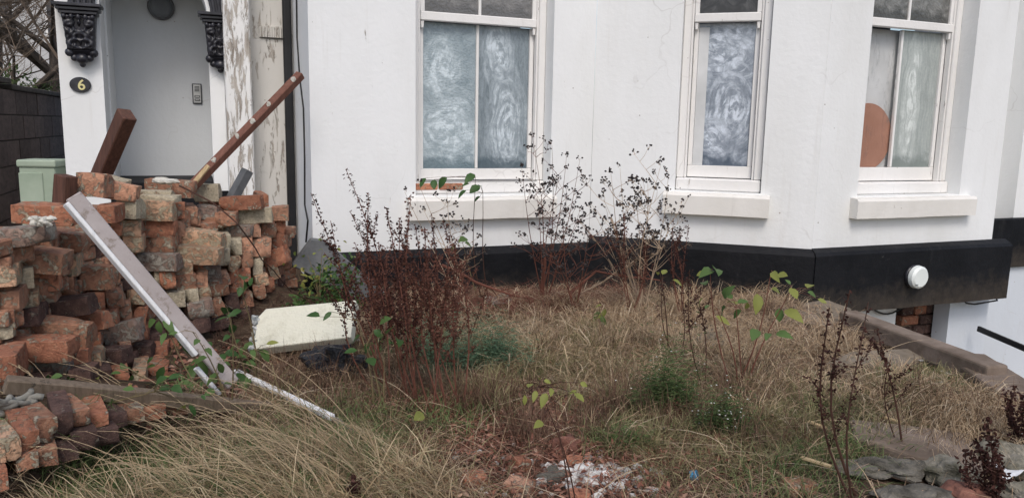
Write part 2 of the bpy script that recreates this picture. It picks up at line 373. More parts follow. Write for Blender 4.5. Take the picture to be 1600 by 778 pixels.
def foliage(name, cols, rough=.6, trans=.25, mult=None):
    m, t, b = nm(name); g = t.nodes.new('ShaderNodeNewGeometry')
    r = g.outputs['Random Per Island']
    k = len(cols); c = ramp(t, r, [(i/max(1, k-1), q) for i, q in enumerate(cols)])
    v = coords(t, (1, 1, 1), False, True); n = noi(t, v, 3.5, 5, .7)
    hs = t.nodes.new('ShaderNodeHueSaturation'); t.links.new(c, hs.inputs['Color']); t.links.new(math_(t, 'MULTIPLY_ADD', n, .9, .52), hs.inputs['Value'])
    t.links.new(hs.outputs[0], b.inputs['Base Color']); b.inputs['Roughness'].default_value = rough
    b.inputs['Specular IOR Level'].default_value = .2
    if trans:
        tr = t.nodes.new('ShaderNodeBsdfTranslucent'); t.links.new(hs.outputs[0], tr.inputs[0])
        mx = t.nodes.new('ShaderNodeMixShader'); mx.inputs[0].default_value = trans
        t.links.new(b.outputs[0], mx.inputs[1]); t.links.new(tr.outputs[0], mx.inputs[2])
        t.links.new(mx.outputs[0], t.nodes['Material Output'].inputs[0])
    return m
M['straw'] = foliage('dry_straw', [(.14, .09, .05), (.40, .28, .17), (.60, .46, .30), (.30, .21, .125), (.70, .58, .42)])
M['straw_long'] = foliage('pale_long_straw', [(.17, .115, .065), (.46, .34, .20), (.28, .20, .12), (.62, .50, .33), (.22, .21, .10)])
M['tangle'] = foliage('brown_tangle', [(.10, .06, .042), (.26, .17, .115), (.46, .34, .23), (.16, .10, .07), (.58, .45, .33)])
M['grass'] = foliage('green_grass', [(.07, .12, .04), (.12, .18, .06), (.18, .22, .09), (.09, .14, .05)])
M['olive'] = foliage('olive_grass', [(.13, .13, .055), (.25, .23, .11), (.36, .31, .17), (.16, .15, .07)])
M['fern'] = foliage('blue_green_yarrow', [(.07, .13, .075), (.12, .20, .12), (.17, .25, .15)])
M['bush'] = foliage('dull_green_bush', [(.045, .075, .028), (.08, .125, .042), (.13, .17, .065)])
M['leaf'] = foliage('fresh_green_leaf', [(.065, .13, .04), (.095, .165, .05), (.13, .19, .07)], .5, .3)
M['leaf_y'] = foliage('yellowing_leaf', [(.14, .20, .05), (.24, .27, .07), (.33, .30, .09)], .5, .35)
M['leaf_d'] = foliage('dark_green_leaf', [(.030, .07, .022), (.045, .10, .030), (.07, .13, .04)], .45, .25)
M['dock'] = foliage('rust_dock_seed', [(.055, .024, .018), (.10, .042, .030), (.16, .07, .048)], .8, .1)
M['dock_dark'] = foliage('dark_dock_seed', [(.030, .013, .011), (.055, .022, .018), (.075, .032, .024)], .8, .1)
M['stem_r'] = foliage('reddish_stem', [(.12, .045, .030), (.17, .07, .05)], .7, 0)
M['stem_d'] = foliage('dark_stem', [(.045, .022, .016), (.08, .04, .028)], .7, 0)
M['stem_g'] = foliage('greenish_stem', [(.12, .10, .05), (.17, .13, .07)], .7, 0)
M['stem_brown'] = foliage('brown_weed_stem', [(.06, .035, .025), (.12, .07, .048), (.20, .125, .085), (.09, .05, .035)], .8, .1)
M['stem_p'] = foliage('pale_dead_stem', [(.34, .25, .17), (.46, .35, .25)], .7, 0)
M['berry'] = foliage('black_berries', [(.014, .012, .013), (.035, .028, .028), (.06, .045, .04)], .5, 0)
M['litter'] = foliage('rust_leaf_litter', [(.10, .042, .030), (.25, .11, .072), (.36, .18, .125), (.15, .06, .042), (.46, .30, .22)], .8, .1)
M['bark'] = simple('grey_brown_bark', (.065, .052, .042), (.14, .115, .095), 9, .95, 1, .02)
M['twig_far'] = foliage('bare_twigs', [(.10, .075, .055), (.17, .13, .10), (.24, .19, .145)], .9, 0)

# whitewashed panes
def wash(name, rings, dens=.5, smear=(1, 1, 1), white=(.58, .63, .68), base=(.045, .060, .075), hammered=False, clear=0.0, tint=None):
    m, t, b = nm(name); tc = t.nodes.new('ShaderNodeTexCoord')
    # object coordinates are metres from the pane's bottom middle, turned into the pane's plane by the mesh itself
    v = tc.outputs['Object']
    dn = t.nodes.new('ShaderNodeTexNoise'); dn.inputs['Scale'].default_value = 3.4; dn.inputs['Detail'].default_value = 5; t.links.new(v, dn.inputs['Vector'])
    sub = t.nodes.new('ShaderNodeVectorMath'); sub.operation = 'MULTIPLY_ADD'; t.links.new(dn.outputs['Color'], sub.inputs[0])
    sub.inputs[1].default_value = (.11, .11, .11); t.links.new(v, sub.inputs[2])
    tot = None
    for qi, (x, z, r, sx, f) in enumerate(rings):
        mp = t.nodes.new('ShaderNodeVectorMath'); mp.operation = 'SUBTRACT'; t.links.new(sub.outputs[0], mp.inputs[0]); mp.inputs[1].default_value = (x+.055, .055, z+.055)
        ms = t.nodes.new('ShaderNodeVectorMath'); ms.operation = 'MULTIPLY'; t.links.new(mp.outputs[0], ms.inputs[0]); ms.inputs[1].default_value = (sx, 0, 1)
        ln = t.nodes.new('ShaderNodeVectorMath'); ln.operation = 'LENGTH'; t.links.new(ms.outputs[0], ln.inputs[0])
        no = t.nodes.new('ShaderNodeVectorMath'); no.operation = 'NORMALIZE'; t.links.new(ms.outputs[0], no.inputs[0])
        sc2 = t.nodes.new('ShaderNodeVectorMath'); sc2.operation = 'SCALE'; t.links.new(no.outputs[0], sc2.inputs[0]); sc2.inputs['Scale'].default_value = .95
        sx_ = t.nodes.new('ShaderNodeSeparateXYZ'); t.links.new(sc2.outputs[0], sx_.inputs[0])
        d = ln.outputs['Value']; cb_ = t.nodes.new('ShaderNodeCombineXYZ'); t.links.new(math_(t, 'MULTIPLY_ADD', d, f*.30, qi*7.0), cb_.inputs[0]); t.links.new(sx_.outputs[0], cb_.inputs[1]); t.links.new(sx_.outputs[2], cb_.inputs[2])
        st_ = noi(t, cb_.outputs[0], 1.0, 5, .62, .25)            # brush streaks running round the centre
        w = ramp(t, st_, [(.44, (0, 0, 0)), (.58, (1, 1, 1))])
        w = math_(t, 'MULTIPLY', w, ramp(t, noi(t, sub.outputs[0], 6.0+qi, 4, .6, 1.5), [(.36, (.15, .15, .15)), (.58, (1, 1, 1))]))
        fall = math_(t, 'SUBTRACT', 1.0, math_(t, 'DIVIDE', d, r)); fall = math_(t, 'MAXIMUM', fall, 0.0); fall = math_(t, 'POWER', fall, .6)
        q = math_(t, 'MULTIPLY', math_(t, 'MULTIPLY_ADD', w, .80, .20), fall)
        tot = q if tot is None else math_(t, 'MAXIMUM', tot, q)
    sv = t.nodes.new('ShaderNodeMapping'); sv.inputs['Scale'].default_value = smear; t.links.new(sub.outputs[0], sv.inputs[0])
    n1 = noi(t, sv.outputs[0], 9, 8, .65, 1.2); n2 = noi(t, v, 70, 4, .7); n3 = noi(t, v, 3, 3)
    f = math_(t, 'MULTIPLY_ADD', n1, 1.5, dens-1.0)
    f = math_(t, 'ADD', f, math_(t, 'MULTIPLY', n3, .35))
    if tot is not None: f = math_(t, 'ADD', math_(t, 'MULTIPLY', f, .50), math_(t, 'MULTIPLY', tot, 1.05))
    f = math_(t, 'MULTIPLY', f, math_(t, 'MULTIPLY_ADD', n2, .7, .62))
    zz_ = t.nodes.new('ShaderNodeSeparateXYZ'); t.links.new(v, zz_.inputs[0]); mg = math_(t, 'ADD', math_(t, 'MULTIPLY', zz_.outputs[2], 14.0), math_(t, 'MULTIPLY_ADD', noi(t, v, 9, 5, .6, .5), 4.0, -2.3))
    mc_ = t.nodes.new('ShaderNodeClamp'); t.links.new(mg, mc_.inputs[0]); f = math_(t, 'MULTIPLY', f, math_(t, 'MULTIPLY_ADD', mc_.outputs[0], .8, .2))     # brush stopped short of the bottom edge
    cl = t.nodes.new('ShaderNodeClamp'); t.links.new(f, cl.inputs[0]); fac = cl.outputs[0]
    c = mixc(t, fac, base, white); t.links.new(c, b.inputs['Base Color'])
    b.inputs['Roughness'].default_value = .22; b.inputs['Specular IOR Level'].default_value = .5
    if hammered:
        vo = N(t, 'ShaderNodeTexVoronoi'); vo.inputs['Scale'].default_value = 75; vo.feature = 'SMOOTH_F1'; t.links.new(sub.outputs[0], vo.inputs['Vector']); bump(t, b, vo.outputs['Distance'], .55, .006)
        b.inputs['Roughness'].default_value = .25
    else: bump(t, b, fac, .15, .002)
    if clear > 0:
        tr = t.nodes.new('ShaderNodeBsdfTransparent'); mx = t.nodes.new('ShaderNodeMixShader')
        k = math_(t, 'MULTIPLY', math_(t, 'SUBTRACT', 1.0, fac), clear); t.links.new(k, mx.inputs[0])
        t.links.new(b.outputs[0], mx.inputs[1]); t.links.new(tr.outputs[0], mx.inputs[2]); t.links.new(mx.outputs[0], t.nodes['Material Output'].inputs[0])
    return m

# ================================================================ THE SETTING: ground
def terrain(name, x0, x1, y0, y1, st, m):
    nx = int((x1-x0)/st)+1; ny = int((y1-y0)/st)+1; v = []; f = []
    for j in range(ny):
        for i in range(nx):
            x = x0+(x1-x0)*i/(nx-1); y = y0+(y1-y0)*j/(ny-1); v.append((x, y, gz(x, y)))
    for j in range(ny-1):
        for i in range(nx-1):
            a = j*nx+i; f.append((a, a+1, a+nx+1, a+nx))
    me = bpy.data.meshes.new(name); me.from_pydata(v, [], f); me.polygons.foreach_set('use_smooth', [True]*len(f))
    return tag(link(name, me, m, None, False), kind='structure')
def cop_x(y): return 2.17+(4.95-y)*0.20        # line of the coping beside the basement stairwell
def garden():
    v = []; f = []; ny = 150; nx = 150
    for j in range(ny):
        y = -0.2+9.2*j/(ny-1)
        xr = cop_x(y)+0.05 if y < 5.2 else 2.15
        for i in range(nx):
            t = i/(nx-1); x = -9+(xr+9)*(1-(1-t)**1.8) if False else (-2.6+(xr+2.6)*((i-20)/(nx-21)) if i >= 20 else -12+9.4*i/20)
            v.append((x, y, gz(x, y)))
    for j in range(ny-1):
        for i in range(nx-1):
            a = j*nx+i; f.append((a, a+1, a+nx+1, a+nx))
    me = bpy.data.meshes.new('garden_soil'); me.from_pydata(v, [], f); me.polygons.foreach_set('use_smooth', [True]*len(f))
    tag(link('garden_soil', me, M['soil'], None, False), kind='structure')
garden()
b = MB(); b.add([(-150, -150, -1.0), (150, -150, -1.0), (150, 200, -1.0), (-150, 200, -1.0)], [(0, 1, 2, 3)])
tag(b.build('ground', M['ground']), kind='structure')
b = MB(); b.add([(-60, 9, .42), (2, 9, .42), (2, 60, .42), (-60, 60, .42)], [(0, 1, 2, 3)])
tag(b.build('far_garden_ground', M['ground']), kind='structure')
# basement area: floor and the retaining wall under the coping
b = MB(); b.add([(2.0, -.2, -.9), (9, -.2, -.9), (9, 8, -.9), (2.0, 8, -.9)], [(0, 1, 2, 3)])
tag(b.build('basement_area_floor', M['concrete']), kind='structure')
b = MB()
for i in range(12):
    y0 = -.2+i*.45; y1 = y0+.45
    b.hexa([Vector((cop_x(y0)+.02, y0, -.9)), Vector((cop_x(y0)+.16, y0, -.9)), Vector((cop_x(y1)+.16, y1, -.9)), Vector((cop_x(y1)+.02, y1, -.9)),
            Vector((cop_x(y0)+.02, y0, .36)), Vector((cop_x(y0)+.16, y0, .36)), Vector((cop_x(y1)+.16, y1, .40)), Vector((cop_x(y1)+.02, y1, .40))])
tag(b.build('retaining_wall', M['concrete']), kind='structure')

# ================================================================ THE HOUSE
HOUSE = empty('house', (0.6, 6.3, 0.4), 'white painted masonry house with black plinth, canted bay and whitewashed sash windows', 'house')
def wall_open(name, F, s0, s1, z0, z1, m, op=None, th=.30, d=0.0, parent=HOUSE):
    b = MB()
    if op is None: b.fbox(F, s0, s1, d-th, d, z0, z1)
    else:
        a0, a1, c0, c1 = op; ss = [s0, a0, a1, s1]; zz = [z0, c0, c1, z1]; vi = {}
        for k, dd in enumerate((d, d-th)):
            for i in range(4):
                for j in range(4): vi[k, i, j] = len(b.v); b.v.append(tuple(F.P(ss[i], dd, zz[j])))
        def q(*a): b.f.append(a); b.mi.append(0)
        for i in range(3):
            for j in range(3):
                if i == 1 and j == 1: continue
                q(vi[0, i, j], vi[0, i+1, j], vi[0, i+1, j+1], vi[0, i, j+1]); q(vi[1, i, j+1], vi[1, i+1, j+1], vi[1, i+1, j], vi[1, i, j])
        q(vi[0, 1, 1], vi[0, 1, 2], vi[1, 1, 2], vi[1, 1, 1]); q(vi[0, 2, 2], vi[0, 2, 1], vi[1, 2, 1], vi[1, 2, 2])
        q(vi[0, 2, 1], vi[0, 1, 1], vi[1, 1, 1], vi[1, 2, 1]); q(vi[0, 1, 2], vi[0, 2, 2], vi[1, 2, 2], vi[1, 1, 2])
        for i in range(3):
            q(vi[0, i+1, 0], vi[0, i, 0], vi[1, i, 0], vi[1, i+1, 0]); q(vi[0, i, 3], vi[0, i+1, 3], vi[1, i+1, 3], vi[1, i, 3])
            q(vi[0, 0, i], vi[0, 0, i+1], vi[1, 0, i+1], vi[1, 0, i]); q(vi[0, 3, i+1], vi[0, 3, i], vi[1, 3, i], vi[1, 3, i+1])
    return b.build(name, m, parent)
ZT = 4.6
SL = -2.055
W1 = (-1.355, -.338, 1.12, 3.45); W2 = (.622, 1.222, 1.17, 3.5); W3 = (.375, 1.395, 1.16, 3.5)
wall_open('wall', F1, SL, 0.0, .2, ZT, M['wall_specked'], W1)
wall_open('wall', F2, 0.002, L2, .2, ZT, M['wall'], W2)
wall_open('wall', F3, 0.002, L3, .34, ZT, M['wall'], W3)
# return at the left end, going back to the porch
b = MB(); b.fbox(F1, SL, SL+.25, -.99, -.302, .2, ZT); b.build('wall', M['wall'], HOUSE)
# shallow pilaster step on the first wall beside the first corner
# bay's hidden right return and the main wall beyond
e3 = F3.P(L3, 0, 0); FR = Facet(e3, 68+52); b = MB(); b.fbox(FR, .003, .1, -1.6, 0, .34, ZT)
e = F3.P(L3, 0, 0); w = F1.P(0, 0, 0)
bk = Facet(F1.p, 68)
sE = (e-F1.p).dot(F1.u)
b = MB(); b.hexa([F3.P(L3-.02, -.3, .34), F3.P(L3-.003, -.003, .34), F1.P(sE+.95, .02, .34), F1.P(sE+.75, -.2, .34),
                  F3.P(L3-.02, -.3, ZT), F3.P(L3-.003, -.003, ZT), F1.P(sE+.95, .02, ZT), F1.P(sE+.75, -.2, ZT)]); b.build('wall', M['wall'], HOUSE)
sA, zA = F1.at(1562, 340, -.02); sB, _ = F1.at(1583, 340, 0)
wall_open('wall', F1, sA-.8, sB, -1.0, ZT, M['wall'], None, .3, -.22)
wall_open('wall', F1, sB+.002, sB+3.0, -1.0, ZT, M['wall'], None, .4, 0)
zt = F1.at(1590, 341, .06)[1]; zb = F1.at(1590, 417, .06)[1]
b = MB(); b.fbox(F1, sB-.40, sB+3.05, .002, .07, zb, zt); b.fbox(F1, sB-.7, sB-.402, -.215, .03, zb, zt); b.build('plinth', M['black'], HOUSE, bevel=.012)
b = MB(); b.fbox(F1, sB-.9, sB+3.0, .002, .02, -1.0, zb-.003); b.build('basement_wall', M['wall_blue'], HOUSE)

# plinth round the three visible walls, sloping ledge on top
def plinth(F, s0, s1, d0, zb, zt, e0=0.0, e1=0.0, seg=14, sd=0):
    b = MB(); prof = [(0, zb), (d0, zb), (d0, zt-.035), (d0-.02, zt-.012), (0.004, zt+.012), (0, zt+.012)]
    n = len(prof); base = len(b.v)
    for i in range(seg+1):
        t = i/seg
        for (dd, z) in prof:
            s = (s0-e0*dd)*(1-t)+(s1+e1*dd)*t
            w = .006*noise.noise(Vector((s*4+sd, z*6, dd*30))); w2 = .005*noise.noise(Vector((s*3, z*3+sd, 9)))
            b.v.append(tuple(F.P(s, dd+(w if dd > 0 else 0), z+w2*(dd > .02))))
    for i in range(seg):
        for k in range(n):
            a = i*n+k; c = i*n+(k+1) % n; b.f.append((a, c, c+n, a+n)); b.mi.append(0)
    b.f.append(tuple(range(n))[::-1]); b.f.append(tuple(seg*n+k for k in range(n))); b.mi += [0, 0]
    return b.build('plinth', M['black'], HOUSE)
plinth(F1, SL-.06, -.0, .065, .15, .735, 0, -.35, 22)
plinth(F2, 0.0, L2, .065, .15, .785, -.35, .36, 18, 5)
plinth(F3, 0.0, 1.955, .075, .335, .79, .36, 0, 18, 9)
# basement wall under the bay
sW, _ = F3.at(1401, 480, -.1); sO, _ = F3.at(1483, 490, -.1); sX, _ = F3.at(1542, 500, -.1)
wall_open('basement_wall', F3, -.4, sW, -1.0, .333, M['wall'], None, .3, -.1)
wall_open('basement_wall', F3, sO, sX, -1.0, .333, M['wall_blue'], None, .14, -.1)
wall_open('basement_recess', F3, sW-.3, sX, -1.0, .333, M['dark'], None, .1, -.345)  # back of the opening, its shade put into the near-black colour
sB0, _ = F3.at(1411, 490, -.27); sB1, _ = F3.at(1458, 490, -.27)
bw = MB()
for r in range(9):
    n_ = 3 if r % 2 else 2; w_ = (sB1+.05-sB0)/n_
    for k in range(n_):
        s0 = sB0+w_*k; z0 = .245-.085*r
        o = MB(); o.fbox(F3, s0, s0+w_-.010, -.342, -.27+.006*((r*3+k*2) % 3), z0, z0+.075); o.build('brick', M['b_dark'] if (r, k) not in ((1, 1), (0, 1), (2, 0)) else M['b_red'], HOUSE, bevel=.008)
cb = MB(); z = .345
cb.tube([F3.P(sW-.30+.042*i, -.06, .31-.055*math.sin(math.pi*i/8)) for i in range(9)], .007, 5)
tag(cb.build('sagging_cable', M['cable']), 'black cable sagging beneath the plinth above the basement opening', 'cable')
cb = MB(); cb.tube([F3.P(sO+.02, -.03, .34), F3.P(sO+.05, -.0, .30), F3.P(sO+.14, .0, .285), F3.P(sO+.40, .0, .30), F3.P(sO+.44, -.06, .33)], .007, 5)
tag(cb.build('looped_cable', M['cable']), 'thin looped cable under the plinth at the top of the white basement pier', 'cable')

# ---- windows
def bx(parent, name, m, F, s0, s1, d0, d1, z0, z1, bev=.003):
    b = MB(); b.fbox(F, s0, s1, d0, d1, z0, z1); return b.build(name, m, parent, bevel=bev)
def sash_window(F, op, zr, zg, m_left, m_right, m_top, bar=True, barw=.020, mt=M['timber_white'], fwd=0.0):
    G = F; F = Facet(G.p+G.n*fwd, 0); F.u, F.n = G.u, G.n
    a0, a1, c0, c1 = op
    fw = MB()                       # box frame with staff bead
    st = .055
    for (x0, x1) in ((a0+.002, a0+st), (a1-st, a1-.002)): fw.fbox(F, x0, x1, -.27, -.13, c0+.09, c1-.001)
    fw.fbox(F, a0+.003, a1-.003, -.27, -.128, c1-.06, c1-.002)
    win = fw.build('window', mt, HOUSE, bevel=.006)
    bead = MB()
    for (x0, x1) in ((a0+st+.001, a0+st+.016), (a1-st-.016, a1-st-.001)): bead.fbox(F, x0, x1, -.19, -.145, c0+.09, c1-.06)
    bead.build('staff_bead', mt, win, bevel=.003)
    bx(win, 'frame_sill', mt, F, a0+.004, a1-.004, -.27, -.10, c0+.002, c0+.088, .008)
    g0 = a0+st+.018; g1 = a1-st-.018
    # lower sash
    sb = .032
    bx(win, 'lower_sash_rail', mt, F, g0, g1, -.225, -.188, c0+.095, zg)
    for x0 in (g0, g1-sb): bx(win, 'sash_stile', mt, F, x0, x0+sb, -.225, -.190, zg+.001, zr)
    # upper sash, set in front
    bx(win, 'meeting_rail', mt, F, g0+.001, g1-.001, -.187, -.14, zr, zr+.060, .005)
    for x0, x1 in ((g0, g0+sb), (g1-sb, g1)):
        s_ = MB(); s_.fbox(F, x0, x1, -.184, -.150, zr+.061, c1-.06); s_.build('upper_sash_stile', mt, win, bevel=.003)
        s_ = MB(); x0 += .004; x1 -= .004
        s_.hexa([F.P(x0+.004, -.152, zr-.05), F.P(x1-.004, -.152, zr-.05), F.P(x1-.004, -.178, zr-.05), F.P(x0+.004, -.178, zr-.05), F.P(x0, -.150, zr-.001), F.P(x1, -.150, zr-.001), F.P(x1, -.183, zr-.001), F.P(x0, -.183, zr-.001)])
        s_.build('sash_horn', mt, win, bevel=.003)
    mid = (g0+g1)/2
    if bar:
        bx(win, 'glazing_bar', mt, F, mid-barw/2, mid+barw/2, -.222, -.194, zg+.002, zr-.002); bx(win, 'glazing_bar', mt, F, mid-barw/2, mid+barw/2, -.182, -.153, zr+.062, c1-.062)
        pr = [(g0+sb+.001, mid-barw/2-.001, m_left), (mid+barw/2+.001, g1-sb-.001, m_right)]
    else: pr = [(g0+sb+.001, g1-sb-.001, m_left)]
    for x0, x1, mm in pr:
        bx(win, 'pane', mm, F, x0, x1, -.212, -.207, zg+.001, zr-.001, 0); bx(win, 'pane', m_top, F, x0, x1, -.170, -.165, zr+.062, c1-.062, 0)
    room = MB(); room.fbox(F, a0-.1, a1+.1, -.9, -.88, c0-.1, c1); room.build('room_wall', M['room'], win)
    return win, g0, g1
g_top = wash('dark_textured_glass', [], .62, (1, 1, 1), (.30, .29, .28), (.10, .10, .10), True)
w1 = sash_window(F1, W1, 2.315, 1.295, wash('whitewashed_hammered_glass', [(-.02, .28, .34, 1.1, 70), (-.05, .72, .24, 1.6, 60)], .78, (1, 1, 1), (.60, .68, .72), (.10, .15, .175), True),
                 wash('whitewashed_smeared_glass', [(-.04, .82, .26, 2.0, 60), (.03, .30, .50, 3.0, 62)], .66, (3.2, 3.2, .7), (.58, .65, .70), (.055, .085, .105), False), g_top)
w2 = sash_window(F2, W2, 2.36, 1.35, wash('whitewashed_swirled_glass', [(-.08, .17, .26, 1.0, 85), (.06, .40, .50, 1.7, 62), (-.06, .80, .34, .6, 75), (.12, 1.0, .25, .9, 85)], .42, (1.2, 1.2, .8), (.62, .68, .76), (.055, .08, .115), False),
                 None, wash('dark_upper_glass', [], .25, (1, 1, 1), (.2, .2, .2), (.025, .025, .027)), bar=False, fwd=.075)
w3 = sash_window(F3, W3, 2.36, 1.355, wash('faintly_smeared_glass', [], .02, (2.5, 2.5, .6), (.60, .62, .62), (.10, .11, .11), False, .97),
                 wash('streak_smeared_glass', [(-.05, .45, .6, 7, 40)], .82, (4.5, 4.5, .35), (.66, .70, .68), (.17, .20, .19), False), wash('dark_reflecting_glass', [], .5, (1, 1, 1), (.42, .42, .40), (.05, .05, .045), True))
# pale strip (edge of a blind) seen inside the middle window, and the backing behind the right one
g0, g1 = w2[1], w2[2]
bx(w2[0], 'blind_edge', M['board'], F2, g0+.034, g0+.105, -.129, -.1265, 1.352, 2.33, 0)
bx(w3[0], 'backing_board', M['board'], F3, w3[1]-.0, w3[2]+.0, -.265, -.255, 1.30, 2.36, 0)
cdisc = MB(); c0 = F3.P(.66, -.235, 1.575); ring = []
for k in range(48):
    a = 2*math.pi*k/48; ring.append((.245*math.cos(a), .25*math.sin(a)))
cdisc.v += [tuple(c0+F3.u*x+Vector((0, 0, y))) for x, y in ring]+[tuple(c0+F3.u*x-F3.n*.012+Vector((0, 0, y))) for x, y in ring]
cdisc.f += [tuple(range(48)), tuple(range(48, 96))[::-1]]+[(k, 48+k, 48+(k+1) % 48, (k+1) % 48) for k in range(48)]; cdisc.mi += [0]*50
tag(cdisc.build('round_board', M['terracotta']), 'round terracotta coloured board leaning inside the right hand window', 'board')
# exposed brick and broken timber under the left window
for k in range(2):
    s0 = -1.345+.185*k; o = MB(); o.fbox(F1, s0, s0+.178, -.20, -.092+.006*k, 1.150, 1.197); o.build('brick', M['b_orange'], HOUSE, bevel=.008)
bx(HOUSE, 'frame_gap_shade', M['dark'], F1, -1.30, -.40, -.10, -.096, 1.2085, 1.2125, 0)  # added dark strip, painting the shade of the gap under the sash
# stone sills
def sill(F, s0, s1, z0, z1, sd):
    b = MB(); n = 12
    prof = [(-.13, z0), (.072, z0), (.075, z1-.018), (.062, z1), (-.13, z1+.012)]
    for i in range(n+1):
        s = s0+(s1-s0)*i/n
        for (dd, z) in prof: b.v.append(tuple(F.P(s, dd+(.004*noise.noise(Vector((s*7, z*9, sd))) if dd > 0 else 0), z+.004*noise.noise(Vector((s*6+3, dd*20, sd))))))
    k = len(prof)
    for i in range(n):
        for j in range(k):
            a = i*k+j; c = i*k+(j+1) % k; b.f.append((a, c, c+k, a+k)); b.mi.append(0)
    b.f.append(tuple(range(k))[::-1]); b.f.append(tuple(n*k+j for j in range(k))); b.mi += [0, 0]
    return b.build('window_sill', M['sill'], HOUSE)
sill(F1, -1.42, -.31, .955, 1.105, 1); sill(F2, .55, 1.285, 1.005, 1.155, 2); sill(F3, .315, 1.50, 1.008, 1.148, 3)

# ---- porch, one metre back
DP = -.98
def sp(x, y=180, d=DP): return F1.at(x, y, d)[0]
def zp(x, y, d=DP): return F1.at(x, y, d)[1]
sO0, sO1 = sp(165), sp(330); rad = (sO1-sO0)/2; cS = (sO0+sO1)/2; zs = zp(250, 20)
sLft = sp(97, 180); zstep = zp(250, 284)
bx(HOUSE, 'porch_pier', M['wall'], F1, sLft, sO0, DP-.28, DP, .35, zs, 0)
bx(HOUSE, 'porch_pier', M['wall'], F1, sO1, sp(356), DP-.28, DP, .35, zs, 0)
b = MB(); n = 24; vs = []
pts_in = [(cS-rad*math.cos(math.pi*k/n), zs+rad*math.sin(math.pi*k/n)) for k in range(n+1)]
sR = sp(356)
def outer(k):
    a = math.pi*k/n; dx, dz = -math.cos(a), math.sin(a); hx = (sR-cS) if dx > 0 else (cS-sLft); hz = ZT-zs
    t = min(hx/abs(dx) if abs(dx) > 1e-6 else 1e9, hz/dz if dz > 1e-6 else 1e9); return cS+dx*t, zs+dz*t
for k in range(n+1):
    (x, z), (X, Z) = pts_in[k], outer(k)
    for dd in (DP, DP-.28): b.v += [tuple(F1.P(x, dd, z)), tuple(F1.P(X, dd, Z))]
for k in range(n):
    a = 4*k; c = a+4
    b.f += [(a, c, c+1, a+1), (a+2, a+3, c+3, c+2), (a, a+2, c+2, c)]; b.mi += [0]*3
for X, sgn in ((sLft, -1), (sR, 1)):   # corner fill triangles beyond the fan
    pass
b.build('porch_arch_wall', M['wall'], HOUSE)
bx(HOUSE, 'porch_wall', M['porch_grey'], F1, sO0-.25, sO1+.2, DP-.75, DP-.70, .4, ZT, 0)
bx(HOUSE, 'porch_ceiling', M['porch_grey'], F1, sO0-.25, sO1+.2, DP-.70, DP-.29, zs+rad+.25, zs+rad+.3, 0)
for (x0, x1) in ((sO0-.26, sO0-.01), (sO1+.01, sO1+.25)): bx(HOUSE, 'porch_side_wall', M['porch_grey'], F1, x0, x1, DP-.70, DP-.285, .4, zs+rad+.24, 0)
bx(HOUSE, 'door_step', M['black'], F1, sO0+.002, sO1-.002, DP-.69, DP+.02, .3, zstep, .008)
bx(HOUSE, 'pier_base', M['black'], F1, sO1-.012, sp(356)+.0, DP+.001, DP+.018, .3, zp(352, 298), .004)
bx(HOUSE, 'house_side_wall', M['wall'], F1, sLft, sLft+.28, -5.0, DP-.285, .35, ZT, 0)
# peeling pilaster and rough rendered wall
bx(HOUSE, 'pilaster', M['wall_peel'], F1, sp(354, 180, DP+.24), sp(395, 180, DP+.24), DP-.28, DP+.24, .35, ZT, .010)
bx(HOUSE, 'rendered_wall', M['wall_rough'], F1, sp(390), sp(452)+.08, DP-.3, DP+.02, .2, zp(420, 62), 0)
bx(HOUSE, 'rendered_wall', M['wall_rough'], F1, sp(390), sp(452)+.08, DP-.3, DP-.0, zp(420, 62)+.003, ZT, 0)
mo = MB()
s0 = sp(411); s1 = sp(444); z0, z1 = zp(420, 61), zp(420, 42)
for k in range(9):
    a = s0+(s1-s0)*k/9; mo.fbox(F1, a, a+(s1-s0)/9*.6, DP+.0, DP+.045, z0+.004, z1)
mo.fbox(F1, s0-.01, s1+.01, DP+.0, DP+.032, z0+.006, z1-.006)
mo.build('ribbed_moulding', M['wall_rough'], HOUSE, bevel=.003)
